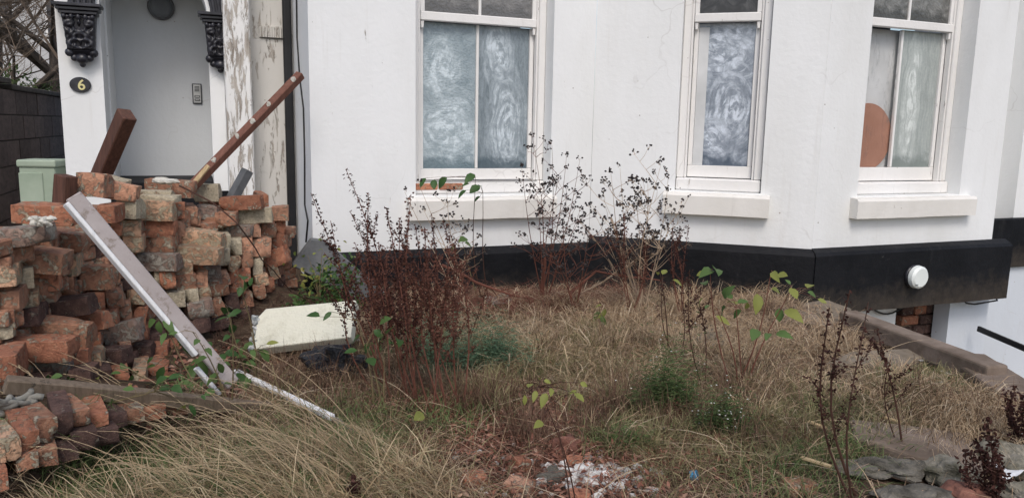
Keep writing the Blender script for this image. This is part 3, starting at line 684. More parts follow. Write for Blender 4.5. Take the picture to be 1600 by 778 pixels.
# arch mouldings (black, fluted) and corbels
def arc_band(name, r0, r1, d0, d1, m):
    b = MB(); n = 30
    for k in range(n+1):
        a = math.pi*k/n
        for r, d in ((r0, d0), (r0, d1), (r1, d1), (r1, d0)): b.v.append(tuple(F1.P(cS-r*math.cos(a), d, zs+.012+r*math.sin(a))))
    for k in range(n):
        for j in range(4):
            a = 4*k+j; c = 4*k+(j+1) % 4; b.f.append((a, c, c+4, a+4)); b.mi.append(0)
    b.f += [(0, 1, 2, 3), (4*n+3, 4*n+2, 4*n+1, 4*n)]; b.mi += [0, 0]
    return b.build(name, m, HOUSE, bevel=.004)
arc_band('arch_moulding', rad+.022, rad+.185, DP+.001, DP+.035, M['black_gloss'])
for q in range(4): arc_band('arch_flute', rad+.036+.036*q, rad+.058+.036*q, DP+.036, DP+.055, M['black_gloss'])
def corbel(cx, w, label_side=1):
    k = w/2; z = zs+.008
    c = MB(); c.fbox(F1, cx-k*1.45, cx+k*1.45, DP+.001, DP+.17, z-.022, z)
    top = c.build('corbel', M['black_gloss'], HOUSE, bevel=.004)
    def add(nm_, mb, bev=0, sm=False): return mb.build(nm_, M['black_gloss'], top, bevel=bev, smooth=sm)
    c = MB(); c.fbox(F1, cx-k*1.3, cx+k*1.3, DP+.001, DP+.15, z-.045, z-.024); c.fbox(F1, cx-k*1.15, cx+k*1.15, DP+.001, DP+.135, z-.068, z-.047); add('corbel_cornice', c, .004)
    c = MB()
    for i in range(5): c.sphere(F1.P(cx-k*.85+i*k*.425, DP+.118, z-.085), .017, (1, 1, 1.25), 8, 5)
    add('bead_row', c, 0, True)
    c = MB()
    for (za, zb_, ka, kb, da, db) in ((z-.30, z-.07, .82, 1.0, .085, .11), (z-.345, z-.301, .62, .86, .05, .088)):
        c.hexa([F1.P(cx-k*ka, DP+da, za), F1.P(cx+k*ka, DP+da, za), F1.P(cx+k*ka, DP+.001, za), F1.P(cx-k*ka, DP+.001, za),
                F1.P(cx-k*kb, DP+db, zb_), F1.P(cx+k*kb, DP+db, zb_), F1.P(cx+k*kb, DP+.001, zb_), F1.P(cx-k*kb, DP+.001, zb_)])
    add('corbel_block', c, .006)
    c = MB()                        # carved leaves on the face and scrolls at the edges
    rr = random.Random(5)
    gn, gm = 22, 30; b0 = len(c.v)
    for j in range(gm+1):
        for i in range(gn+1):
            u, v = i/gn*2-1, j/gm; hw_ = k*(.80+.18*v); q = noise.noise(Vector((abs(u)*2.6, v*5.5, 4))); q2 = abs(noise.noise(Vector((abs(u)*6, v*12, 8))))
            rel = .020*(1-abs(q)*3.2)+.012*q2 if abs(u) < .82 and .06 < v < .94 else .016
            edge = 0 if (i in (0, gn) or j in (0, gm)) else 1
            c.v.append(tuple(F1.P(cx+u*hw_, DP+.086+.024*v+rel*edge-.004*(1-edge), z-.298+.226*v)))
    for j in range(gm):
        for i in range(gn): a = b0+j*(gn+1)+i; c.f.append((a, a+1, a+gn+2, a+gn+1)); c.mi.append(0)
    for s in (-1, 1):
        for i in range(5): c.sphere(F1.P(cx+s*k*(.90-.03*i), DP+.090-.006*i, z-.105-.048*i), .015, (.5, 1, 1.9), 7, 5)
    for s in (-1, 1): c.sphere(F1.P(cx+s*k*.72, DP+.06, z-.315), .030, (1, 1, 1), 9, 6)
    c.sphere(F1.P(cx, DP+.06, z-.355), .040, (1.1, .9, .9), 10, 6); c.sphere(F1.P(cx-.045, DP+.05, z-.348), .026); c.sphere(F1.P(cx+.045, DP+.05, z-.348), .026)
    c.sphere(F1.P(cx, DP+.045, z-.392), .020)
    add('carving', c, 0, True)
corbel(sp(136), .20); corbel(sp(347), .19)

# ---- things fixed to the house
b = MB(); pcx, pcz = sp(129), zp(129, 133); n = 28
for dd in (DP+.002, DP+.016): b.v += [tuple(F1.P(pcx+.066*math.cos(2*math.pi*k/n), dd, pcz+.052*math.sin(2*math.pi*k/n))) for k in range(n)]
b.f += [tuple(range(n))[::-1], tuple(range(n, 2*n))]+[(k, (k+1) % n, n+(k+1) % n, n+k) for k in range(n)]; b.mi += [0]*(n+2)
PL = empty('house_number_plaque', F1.P(pcx, DP, pcz-.052), 'black oval plaque with a cream number 6 on the left porch pier', 'house number')
b.build('plaque', M['black_gloss'], PL, bevel=.003)
cu_ = bpy.data.curves.new('numeral', 'FONT'); cu_.body = '6'; cu_.size = .098; cu_.extrude = .003; cu_.offset = .0012; cu_.align_x = 'CENTER'
tmp = bpy.data.objects.new('tmp', cu_); COL.objects.link(tmp); dg = bpy.context.evaluated_depsgraph_get()
me = bpy.data.meshes.new_from_object(tmp.evaluated_get(dg)); bpy.data.objects.remove(tmp)
rotm = Matrix((F1.u, Vector((0, 0, 1)), F1.n)).transposed().to_4x4()
me.transform(Matrix.Translation(F1.P(pcx+.008, DP+.020, pcz-.034)) @ rotm)
link('numeral', me, M['gold'], PL)
# entry phone
sI, zI = F1.at(308, 147, DP-.70); IC = empty('entry_phone', F1.P(sI, DP-.70, zI-.07), 'small steel entry phone panel on the grey porch wall', 'intercom')
bx(IC, 'surround', M['black_gloss'], F1, sI-.036, sI+.036, DP-.70, DP-.685, zI-.080, zI+.080, .003)
bx(IC, 'face_plate', M['steel'], F1, sI-.029, sI+.029, DP-.6849, DP-.678, zI-.073, zI+.073, .002)
for zz in (-.022, -.048): 
    bx(IC, 'call_button', M['black_gloss'], F1, sI-.020, sI+.020, DP-.6779, DP-.672, zI+zz-.009, zI+zz+.009, .002)
    bx(IC, 'button_label', M['steel'], F1, sI-.015, sI+.015, DP-.6719, DP-.670, zI+zz-.005, zI+zz+.005, 0)
gr = MB()
for k in range(4): gr.fbox(F1, sI-.018, sI+.018, DP-.6779, DP-.674, zI+.02+.011*k, zI+.025+.011*k)
gr.build('speaker_grille', M['black_gloss'], IC)
# porch lamp (unlit round bulkhead)
sI, zI = F1.at(252, 12, DP-.70); LP = empty('porch_lamp', F1.P(sI, DP-.70, zI-.1), 'round dark grey unlit lamp high on the porch wall', 'wall lamp')
def disc(F, s, z, d0, d1, r, n=28, r2=None):
    b = MB(); r2 = r if r2 is None else r2
    for dd, rr in ((d0, r), (d1, r2)): b.v += [tuple(F.P(s+rr*math.cos(2*math.pi*k/n), dd, z+rr*math.sin(2*math.pi*k/n))) for k in range(n)]
    b.f += [tuple(range(n))[::-1], tuple(range(n, 2*n))]+[(k, (k+1) % n, n+(k+1) % n, n+k) for k in range(n)]; b.mi += [0]*(n+2); return b
disc(F1, sI, zI, DP-.699, DP-.655, .098).build('lamp_base', M['black_gloss'], LP, bevel=.004)
disc(F1, sI, zI, DP-.654, DP-.615, .092, 28, .07).build('diffuser', M['ring'], LP, bevel=.01)
# round white lamp on the plinth
sI, zI = F3.at(1430, 432, .10); WL = empty('wall_lamp', F3.P(sI, .08, zI-.09), 'round white bulkhead lamp fixed to the black plinth of the bay', 'wall lamp')
disc(F3, sI, zI, .078, .098, .085).build('back_plate', M['black_gloss'], WL, bevel=.004)
disc(F3, sI, zI, .0985, .155, .088, 32, .080).build('diffuser', M['lamp_glass'], WL, bevel=.014)
bx(WL, 'switch_clip', M['ring'], F3, sI-.055, sI-.030, .1552, .158, zI-.052, zI-.046, 0)
# drainpipe and cable in the corner
sP = F1.at(452.5, 200, -.86)[0]; DPp = empty('drainpipe', F1.P(sP, -.86, .40), 'tall black drainpipe in the corner right of the rendered porch wall', 'drainpipe')
b = MB(); b.fbox(F1, sP-.031, sP+.031, -.89, -.83, .42, ZT); b.build('pipe', M['pvc'], DPp, bevel=.016, seg=3)
for z in (2.95,):
    b = MB(); b.fbox(F1, sP-.05, sP+.05, -.95, -.82, z, z+.04); b.build('pipe_bracket', M['pvc'], DPp, bevel=.005)
b = MB(); pts = []
for (x, y) in ((463, -30), (464, 60), (468, 120), (474, 170), (476, 250), (476, 320), (481, 345), (478, 378)):
    # it hangs on the grazing return wall
    t = ray(x, y); nrm = -F1.u; p0 = F1.P(SL-.006, 0, 0); k = (p0-CP).dot(nrm)/t.dot(nrm); pts.append(CP+t*k)
b.tube(pts, .006, 5); tag(b.build('wall_cable', M['cable']), 'thin black cable hanging down the white wall beside the drainpipe', 'cable')
# handrail of the basement stairs
HR = empty('handrail', (3.6, 5.2, -.9), 'black metal handrail low at the right edge by the basement wall', 'handrail')
p0 = PY(1528, 513, 6.0); p1 = PY(1680, 578, 5.2); dv = (p1-p0)
b = MB(); sdv = dv.cross(Vector((0, 0, 1))).normalized(); upv = sdv.cross(dv).normalized()
b.obox(p0+dv*.5, dv*.5, sdv*.012, upv*.022); b.build('rail', M['pvc'], HR, bevel=.004)
b = MB(); 
for t in (.96,):
    q = p0+dv*t; b.tube([q, Vector((q.x, q.y, -.9))], .011, 6)
b.build('rail_post', M['pvc'], HR)

# ================================================================ BRICKS
def brick_mesh(seed, chip=1.0, nx=5, ny=3, nz=3):
    """unit brick, x length, y depth, z height, each -0.5..0.5; worn edges, a chipped corner"""
    r = random.Random(seed); me = bpy.data.meshes.new('brick'); bm = bmesh.new()
    bmesh.ops.create_cube(bm, size=1)
    bmesh.ops.bevel(bm, geom=list(bm.edges), offset=.022, segments=1, affect='EDGES')
    bmesh.ops.subdivide_edges(bm, edges=[e for e in bm.edges if e.calc_length() > .5], cuts=2, use_grid_fill=True)
    of = Vector((seed*3.1, seed*1.7, seed*.9))
    cs = [Vector((r.choice((-.5, .5)), r.choice((-.5, .5)), r.choice((-.5, .5)))) for _ in range(3)]
    for v in bm.verts:
        p = v.co.copy(); n = noise.noise_vector(p*2.3+of)
        v.co += Vector((n.x*.022, n.y*.03, n.z*.045))
        n2 = noise.noise_vector(p*6+of); v.co += Vector((n2.x*.012, n2.y*.018, n2.z*.035))
        for i, c in enumerate(cs):
            d = (p-c).length
            if d < .38: v.co -= c*(.38-d)*(.7, .3, .15)[i]*chip
    bmesh.ops.triangulate(bm, faces=[f for f in bm.faces if len(f.verts) > 4])
    bm.to_mesh(me); bm.free()
    me.materials.append(M['b_red']); me.polygons.foreach_set('use_smooth', [True]*len(me.polygons))
    try: me.set_sharp_from_angle(angle=R_(38))
    except Exception: pass
    return me
BM = [brick_mesh(i) for i in range(14)]
def put_brick(c, ax, up, L, D, H, m, seed, name='brick', parent=None):
    """c = centre; ax = unit length direction; up = unit up; back = ax x up"""
    ax = Vector(ax).normalized(); by = Vector(up).cross(ax).normalized(); az = ax.cross(by)
    o = bpy.data.objects.new(name, BM[seed % len(BM)]); COL.objects.link(o)
    rot = Matrix((ax, by, az)).transposed()
    if seed % 3 == 1: rot = rot @ Matrix(((-1, 0, 0), (0, -1, 0), (0, 0, 1)))   # turned end for end
    q = rot.to_quaternion(); o.rotation_mode = 'QUATERNION'; o.rotation_quaternion = q
    o.scale = (L, D, H)
    w = Vector(c)
    o.location = w-Vector(parent.location) if parent is not None else w
    if parent is not None: o.parent = parent
    o.material_slots[0].link = 'OBJECT'; o.material_slots[0].material = m
    return o
def pile_d(x): return 2.70+x*.0043
# (section, course, x0, y0, x1, y1, colour, facing S long side / H end, tilt, extra depth)
PILE = [
 ('L',1,17,322,112,350,'b_orange','S',2,.0), ('L',1,118,273,162,308,'b_brown','S',4,.10), ('L',1,152,279,196,301,'b_cream','S',14,.22), ('L',1,137,286,212,312,'b_pink','S',11,.05),
 ('L',2,-10,357,70,384,'b_grey','S',-7,-.05), ('L',2,42,363,128,392,'b_brown','S',5,.06), ('L',2,113,348,160,372,'b_dark','S',8,.15),
 ('L',3,2,392,97,426,'b_pink','S',7,-.02), ('L',3,96,404,120,434,'b_tan','H',0,.02), ('L',3,121,384,158,424,'b_dark','H',4,.12),
 ('L',4,-20,419,25,452,'b_tan','H',0,-.03), ('L',4,26,418,53,449,'b_cream','H',1,-.02), ('L',4,54,430,92,457,'b_orange','H',1,.0), ('L',4,90,434,116,461,'b_brown','H',0,.03), ('L',4,124,419,173,453,'b_brown','S',-2,-.05), ('L',4,172,416,188,447,'b_brown','H',0,-.02),
 ('L',5,-6,455,30,486,'b_pink','H',0,-.03), ('L',5,31,453,60,482,'b_tan','H',2,-.02), ('L',5,61,456,87,479,'b_pink','H',-3,.02), ('L',5,62,470,138,496,'b_dark','S',-9,-.08), ('L',5,137,457,164,486,'b_red','H',0,-.06), ('L',5,165,449,193,480,'b_brown','H',-3,-.03),('L',5,186,427,212,451,'b_dark','H',-3,.02), ('L',5,198,453,226,477,'b_tan','H',3,-.02),
 ('L',6,-4,486,23,515,'b_brown','H',0,-.04), ('L',6,24,485,60,512,'b_dark','H',0,-.03), ('L',6,98,492,160,518,'b_orange','S',-5,-.08), ('L',6,161,486,183,516,'b_orange','H',-2,-.05), ('L',6,182,475,206,503,'b_pink','H',-3,-.03), ('L',6,208,479,229,512,'b_red','H',12,-.04),
 ('L',7,-10,514,21,533,'b_cream','H',0,-.04), ('L',7,36,505,134,538,'b_brown','S',6,-.12), ('L',7,135,520,158,549,'b_orange','H',0,-.09), ('L',7,161,508,214,540,'b_grey','S',-13,-.08), ('L',7,211,514,231,537,'b_red','H',0,-.04), ('L',7,229,497,258,520,'b_dark','H',-4,.02), ('L',7,258,490,292,514,'b_dark','H',-4,.02),
 ('L',8,-18,534,104,566,'b_red','S',0,-.14), ('L',8,105,549,138,577,'b_red','H',0,-.12), ('L',8,138,556,158,578,'b_tan','H',0,-.11), ('L',8,146,550,190,574,'b_dark','S',-3,-.06), ('L',8,188,536,206,558,'b_pink','H',-2,-.05), ('L',8,206,541,236,562,'b_dark','S',-2,-.04), ('L',8,237,545,262,566,'b_red','H',0,-.05),('L',8,262,541,284,563,'b_red','H',0,-.05), ('L',8,284,543,304,566,'b_orange','H',0,-.05), ('L',8,232,521,262,543,'b_dark','H',0,.0), ('L',8,262,517,296,540,'b_dark','H',0,.0),
 ('L',9,-24,560,26,604,'b_red','H',0,-.22), ('L',9,26,567,105,592,'b_grey','S',0,-.15), ('L',9,107,579,142,600,'b_dark','S',0,-.13), ('L',9,142,580,176,602,'b_dark','H',0,-.12), ('L',9,178,581,204,602,'b_orange','H',0,-.12), ('L',9,205,583,228,603,'b_tan','H',0,-.12), ('L',9,229,576,262,600,'b_red','H',0,-.12), ('L',9,262,572,292,596,'b_brown','H',0,-.12),('L',9,292,570,318,594,'b_red','H',0,-.12),
 ('L',10,30,594,62,612,'b_dark','S',0,-.2), ('L',10,172,560,206,582,'b_dark','S',-4,.05), ('L',10,205,562,234,584,'b_brown','H',-4,.0), ('L',10,300,545,330,568,'b_dark','H',-6,-.05), ('L',10,318,566,348,588,'b_red','S',-6,-.08),
 ('M',1,226,283,297,308,'b_brown','S',3,.25), ('M',1,301,289,341,315,'b_cream','S',-2,.25), ('M',1,202,299,266,312,'b_cream','S',2,.15), ('M',1,219,306,273,316,'b_cream','S',2,.05),
 ('M',2,178,313,212,342,'b_cream','S',3,.0), ('M',2,150,321,179,347,'b_red','S',3,-.02), ('M',2,211,316,268,345,'b_tan','S',3,.0), ('M',2,266,319,289,344,'b_orange','H',2,.05), ('M',2,289,324,309,349,'b_pink','H',3,.10), ('M',2,304,323,338,343,'b_grey','S',5,.15),('M',2,310,308,348,326,'b_red','S',8,.35),
 ('M',3,168,350,189,368,'b_orange','H',3,.03), ('M',3,189,345,221,370,'b_tan','H',2,.0), ('M',3,221,346,272,371,'b_red','S',1,.0), ('M',3,272,347,290,371,'b_pink','H',0,.03), ('M',3,308,344,340,361,'b_cream','S',2,.15),
 ('M',4,192,371,223,395,'b_tan','H',0,.0), ('M',4,223,370,269,395,'b_brown','S',-1,.0), ('M',4,268,371,284,387,'b_brown','H',0,.02), ('M',4,284,363,344,388,'b_tan','S',6,-.10), ('M',4,344,368,361,392,'b_cream','H',0,-.10), ('M',4,360,373,378,397,'b_cream','H',0,-.05), ('M',4,378,371,395,396,'b_pink','H',-2,-.05),
 ('M',5,214,398,275,423,'b_grey','S',1,-.05), ('M',5,268,388,340,413,'b_tan','S',4,-.15), ('M',5,341,388,360,413,'b_cream','H',0,-.13), ('M',5,357,403,377,425,'b_tan','H',-4,-.10), ('M',5,377,395,396,420,'b_pink','H',-4,-.08),
 ('M',6,242,425,262,448,'b_cream','H',0,-.05), ('M',6,275,404,302,427,'b_tan','H',1,-.10), ('M',6,300,398,317,422,'b_orange','H',0,-.08), ('M',6,316,416,346,444,'b_grey','H',-3,-.12), ('M',6,345,424,360,447,'b_pink','H',-3,-.10), ('M',6,359,423,374,443,'b_red','H',-2,-.10), ('M',6,374,421,392,441,'b_red','H',-2,-.08),
 ('M',7,250,427,275,453,'b_orange','H',0,-.10), ('M',7,275,429,307,455,'b_brown','H',0,-.12), ('M',7,307,422,325,447,'b_pink','H',2,-.14), ('M',7,328,441,358,464,'b_brown','H',-4,-.16), ('M',7,358,441,384,463,'b_red','H',-5,-.12),
 ('M',8,262,456,290,479,'b_cream','H',0,-.12), ('M',8,291,453,311,476,'b_cream','H',-3,-.16), ('M',8,311,448,330,466,'b_tan','H',-8,-.17), ('M',8,295,472,334,498,'b_grey','H',-9,-.22), ('M',8,329,467,352,492,'b_brown','H',-8,-.20), ('M',8,352,463,374,485,'b_dark','H',-6,-.18), ('M',8,374,460,396,481,'b_brown','H',-5,-.12),
 ('M',9,298,499,330,522,'b_dark','H',-6,-.22), ('M',9,330,492,362,514,'b_dark','H',-6,-.20), ('M',9,362,485,392,505,'b_dark','H',-6,-.16),
 ('R',1,342,308,407,329,'b_red','S',-4,.0), ('R',1,407,304,420,322,'b_orange','H',0,.05),
 ('R',2,336,333,369,353,'b_brown','S',0,.0), ('R',2,369,328,424,349,'b_cream','S',-4,-.02), ('R',2,424,324,450,345,'b_pink','S',-3,.0),
 ('R',3,352,353,391,370,'b_grey','S',2,.0), ('R',3,391,350,408,370,'b_pink','H',0,-.05), ('R',3,409,349,432,372,'b_brown','H',4,-.02), ('R',3,431,346,447,366,'b_red','H',0,.03),
 ('R',4,395,372,424,401,'b_pink','H',5,-.08), ('R',4,424,367,447,392,'b_red','H',-10,.02),
 ('R',5,396,405,411,429,'b_cream','H',4,-.08), ('R',5,411,391,446,416,'b_red','S',-18,.0),
 ('R',6,400,430,420,447,'b_tan','H',-8,-.12), ('R',6,421,414,436,436,'b_tan','H',-16,.0), ('R',6,434,408,450,428,'b_brown','H',-14,.1),
 ('R',7,396,448,416,468,'b_brown','H',-5,-.15), ('R',7,416,437,430,457,'b_red','H',-5,-.06), ('R',7,430,430,446,450,'b_dark','H',-10,.05),
]
ORD = ['', 'first', 'second', 'third', 'fourth', 'fifth', 'sixth', 'seventh', 'eighth', 'ninth', 'tenth', 'eleventh', 'twelfth', 'thirteenth']
SEC = dict(L='left of stack', M='middle of stack', R='right end of stack')
cnt = {}
for k, (sec, row, x0, y0, x1, y1, col, mode, tilt, dd) in enumerate(sorted(PILE, key=lambda q: (q[0], q[1], q[2]+q[4]))):
    cnt[sec, row] = cnt.get((sec, row), 0)+1
    xm, ym = (x0+x1)/2, (y0+y1)/2; Y = pile_d(xm)+dd; 
    if x1 > 130: Y -= max(0, ym-515)*.0042
    c = PY(xm, ym, Y); r = random.Random(k*7+1)
    yaw = R_(r.uniform(-6, 8)+6) if mode == 'S' else R_(r.uniform(20, 38))
    ax = Vector((math.cos(yaw), math.sin(yaw), 0)); nf = Vector((math.sin(yaw), -math.cos(yaw), 0))
    def onp(x, y):
        d = ray(x, y); t = (c-CP).dot(nf)/d.dot(nf); return CP+d*t
    a, b_ = onp(x0, ym), onp(x1, ym); Lw = (b_-a).length*1.02
    H = (onp(xm, y0)-onp(xm, y1)).length*1.06
    D = .105*r.uniform(.95, 1.1) if mode == 'S' else .22*r.uniform(.9, 1.05)
    if mode == 'S' and Lw > .14: D = .100
    ctr = (a+b_)/2 - nf*D/2
    T = R_(-tilt); ax2 = ax*math.cos(T)+Vector((0, 0, 1))*math.sin(T); up = ax.cross(Vector((0, 0, 1)))*0+Vector((0, 0, 1))*math.cos(T)-ax*math.sin(T)
    lean = R_(r.uniform(-4, 4)); up = (up+nf*math.sin(lean)).normalized()
    o = put_brick(ctr, ax2, up, Lw, D, H, M[col], k)
    # the unit mesh has its back along +by = up x ax; nf is -by
    face = 'side' if mode == 'S' else 'end'
    tag(o, f"{BN[col]} brick, {face} showing, {ORD[cnt[sec,row]]} from left, {'top' if row == 1 else ORD[row]} course, {SEC[sec]}", 'brick', 'reclaimed bricks stacked beside the porch')

# rubble filling behind the face of the stack, only glimpsed through gaps
def sil(x):
    P = [(-40, 350), (15, 348), (60, 352), (112, 345), (130, 312), (200, 316), (225, 318), (300, 320), (345, 328), (420, 330), (447, 345)]
    for (a, ya), (b, yb) in zip(P, P[1:]):
        if a <= x <= b: return ya+(yb-ya)*(x-a)/(b-a)
    return P[-1][1]
b = MB(); r = random.Random(3)
for x in range(-40, 440, 17):
    for k2 in range(2):
        Y = pile_d(x)+.17+.20*k2; zt_ = PY(x, sil(x)+6, Y).z-.03; xw = PY(x, 400, Y).x; z = gz(xw, Y)-.02
        while z < zt_-.04:
            yw = R_(r.uniform(-25, 45)); ax = Vector((math.cos(yw), math.sin(yw), 0)); ay = Vector((-math.sin(yw), math.cos(yw), 0))
            b.obox(Vector((xw+r.uniform(-.02, .02), Y+r.uniform(-.03, .03), z+.036)), ax*r.uniform(.05, .10), ay*.055, Vector((0, 0, .030)), 0); z += .064
tag(b.build('brick_rubble', M['b_brown'], bevel=.006), 'dark jumble of bricks filling the inside of the stack', 'brick rubble', kind='stuff')
# crumbs of mortar resting on the top left bricks
b = MB(); r = random.Random(9)
for i in range(26):
    q = PY(r.uniform(50, 88), r.uniform(341, 352), 2.74+r.uniform(-.05, .05)); b.sphere(q, r.uniform(.006, .014), (1.2, 1, .8), 6, 4, 0, .6, i)
q = PY(256, 283, 3.98)
for i in range(5): b.sphere(q+Vector((r.uniform(-.07, .07), 0, r.uniform(-.004, .012))), r.uniform(.02, .032), (1.4, 1, .6), 8, 5, 0, .6, i+40)
tag(b.build('mortar_crumbs', M['mortar']), 'pale crumbled mortar lying on top of the brick stack', 'mortar', kind='stuff')

# low brick-on-edge wall, lower left corner
LW = empty('low_brick_wall', PG(60, 720), 'low garden wall of upright red bricks in the lower left corner behind long grass', 'brick wall')
low = [(-20,735,8,772,'b_red',1.98),
 (-22,690,4,728,'b_tan',2.02),(5,684,30,724,'b_tan',2.05),(32,669,58,704,'b_red',2.1),(61,655,87,694,'b_brown',2.16),(88,640,111,680,'b_dark',2.22),(112,640,138,668,'b_brown',2.28),(138,645,166,668,'b_red',2.34),(118,676,150,706,'b_dark',2.24),(58,698,86,728,'b_brown',2.12),(88,690,118,722,'b_dark',2.2),(30,708,56,735,'b_brown',2.08),
 (166,648,196,672,'b_dark',2.42),(150,672,182,698,'b_dark',2.32),(186,640,222,662,'b_brown',2.5),(222,636,256,658,'b_red',2.6),(256,634,290,652,'b_brown',2.7)]
for k, (x0, y0, x1, y1, col, Y) in enumerate(low):
    r = random.Random(k+50); yaw = R_(40+r.uniform(-5, 5)); c = PY((x0+x1)/2, (y0+y1)/2, Y)
    ax = Vector((math.cos(yaw), math.sin(yaw), 0)); nf = Vector((math.sin(yaw), -math.cos(yaw), 0))
    Lw = (x1-x0)*Y/1200/.80; H = (y1-y0)*Y/1200*1.02
    put_brick(c-nf*.10, ax, Vector((0, 0, 1))+nf*r.uniform(-.06, .06), Lw, .2, H, M[col], k, 'brick', LW)
# ================================================================ LOOSE THINGS
def beam(name, A, B, w, t, m, up=Vector((0, 0, 1)), parent=None, bev=.003, seg=6, wob=.0, taper=1.0, seed=0):
    """board from A to B; w across (along side), t thickness (along normal)"""
    A = Vector(A); B = Vector(B); d = (B-A).normalized(); sd = d.cross(up).normalized(); nn = sd.cross(d).normalized(); b = MB()
    for i in range(seg+1):
        f = i/seg; p = A+(B-A)*f; k = 1+(taper-1)*f
        o = noise.noise_vector(Vector((seed, f*4, 1)))*wob
        for sx, sy in ((-1, -1), (1, -1), (1, 1), (-1, 1)): b.v.append(tuple(p+o+sd*(sx*w/2*k)+nn*(sy*t/2)))
    for i in range(seg):
        for j in range(4): a = 4*i+j; c = 4*i+(j+1) % 4; b.f.append((a, c, c+4, a+4)); b.mi.append(0)
    b.f += [(3, 2, 1, 0), (4*seg, 4*seg+1, 4*seg+2, 4*seg+3)]; b.mi += [0, 0]
    return b.build(name, m, parent, bevel=bev)
# painted board leaning down across the bricks
A = PY(114, 306, 2.78); B = PY(364, 600, 2.93)
fn = (-(ray(235, 450)).normalized()*.8+Vector((.35, -.1, .45))).normalized()
BD = empty('painted_board', B, 'long mauve grey painted board with white moulding leaning across the brick stack', 'board')
d = (B-A).normalized(); sd = d.cross(fn).normalized(); nn = sd.cross(d).normalized()
beam('board', A, B, .058, .022, M['w_mauve'], fn, BD, .004)
lft = -sd if project(A-sd*.05)[0] < project(A+sd*.05)[0] else sd
beam('moulding', A+lft*.037-nn*.004+d*.01, A+(B-A)*.80+lft*.037-nn*.004, .016, .036, M['w_white'], fn, BD, .003)
beam('moulding', A+(B-A)*.84+lft*.066-nn*.006, A+(B-A)*.995+lft*.066-nn*.006, .016, .030, M['w_white'], fn, BD, .003)
A = PG(368, 597)+Vector((0, 0, .05)); B = PG(520, 672)+Vector((0, 0, .05))
tag(beam('white_moulding_strip', A, B, .026, .022, M['w_white'], Vector((0, -.2, 1))), 'thin white painted strip of moulding lying in the dry grass', 'strip of wood')
A = PG(523, 672)+Vector((0, 0, .045)); B = PG(566, 694)+Vector((0, 0, .02))
tag(beam('timber_splinter', A, B, .026, .016, M['w_grey'], taper=.5), 'weathered bare splinter of timber beyond the white strip in grass', 'strip of wood')
# beam in front of the stack
A = PY(8, 600, 2.36); B = PY(425, 640, 2.92)
tag(beam('timber_beam', A, B, .045, .052, M['w_beam'], Vector((0, -.25, 1)), bev=.004, wob=.008, taper=.75), 'long grey brown timber beam lying at the foot of the brick stack', 'timber')
# leaning posts
A = PY(147, 300, 4.1); B = PY(199, 178, 3.95)
tag(beam('timber_post', A, B, .088, .072, M['w_brown'], Vector((-.55, -1, .3)), bev=.005), 'dark brown squared post sticking up out of the stack before the porch pier', 'timber')
A = PY(296, 296, 4.25); B = PY(470, 117, 4.75)
PKo = empty('leaning_plank', A, 'long reddish brown plank leaning up against the drainpipe', 'timber')
beam('plank', A, B, .050, .045, M['w_red'], Vector((-.4, -1, .5)), PKo, .004)
r = random.Random(2)
for f in (.22, .42, .55, .70, .93):
    b = MB(); q = A+(B-A)*f+Vector((.004, -.030, .014)); b.sphere(q, .012, (1.2, .5, 1.4), 6, 4, 0, .9, int(f*100)); b.build('mortar_spot', M['mortar'], PKo)
A = PY(299, 292, 4.20); B = PY(326, 259, 4.22)
tag(beam('split_batten', A, B, .030, .016, M['w_raw'], Vector((-.2, -1, .2)), taper=.8), 'short split raw timber batten at the foot of the leaning plank', 'timber')
A = PY(99, 330, 3.35); B = PY(103, 274, 3.35)
tag(beam('timber_offcut', A, B, .082, .06, M['w_brown'], Vector((-.5, -1, 0)), bev=.004), 'short dark brown offcut standing upright left of the top bricks', 'timber')
A = PY(362, 312, 4.45); B = PY(387, 266, 4.5)
tag(beam('grey_offcut', A, B, .060, .05, M['w_grey'] if False else M['slate'], Vector((-.9, -1, .2)), bev=.003), 'grey weathered offcut leaning behind the right bricks before the peeling pilaster', 'timber')
# grey slab leaning at the wall
b = MB(); q = [(486, 373), (508, 376), (602, 458), (560, 470), (455, 415)]
fr = [PY(x, y, 4.72+(x-486)*.0010) for x, y in q]; bkk = [p+Vector((-.02, .06, 0)) for p in fr]; k = len(q)
b.v += [tuple(p) for p in fr+bkk]; b.f += [tuple(range(k))[::-1], tuple(range(k, 2*k))]+[(i, (i+1) % k, k+(i+1) % k, k+i) for i in range(k)]; b.mi += [0]*(k+2)
tag(b.build('grey_slab', M['slate'], bevel=.008), 'dark grey slab leaning against the wall behind the green shrub', 'slab')
# cream foam block
c = PY(478, 512, 3.62); ax = (PY(562, 505, 3.62)-PY(400, 520, 3.66)).normalized()
up = Vector((0, .75, .66)).normalized(); up = (up-ax*up.dot(ax)).normalized(); nrm = ax.cross(up).normalized()
if nrm.y > 0: nrm = -nrm
FB = empty('foam_block', c, 'broken cream foam insulation block lying tilted beside the brick stack', 'foam block')
b = MB(); r = random.Random(4); nL = 12
hw, hh, ht = .245, .118, .03
outl = [(-hw+.012, -hh), (hw, -hh+.02), (hw, hh), (-hw+.03, hh), (-hw-.005, hh*.55)]
f1 = [c+ax*x+up*y+nrm*ht for x, y in outl]; f2 = [c+ax*x+up*y-nrm*ht for x, y in outl]; k = 5
b.v += [tuple(p) for p in f1+f2]; b.f += [tuple(range(k)), tuple(range(k, 2*k))[::-1]]+[(i, k+i, k+(i+1) % k, (i+1) % k) for i in range(k)]; b.mi += [0]*(k+2)
b.build('foam_slab', M['foam'], FB, bevel=.006, seg=2)
b = MB()
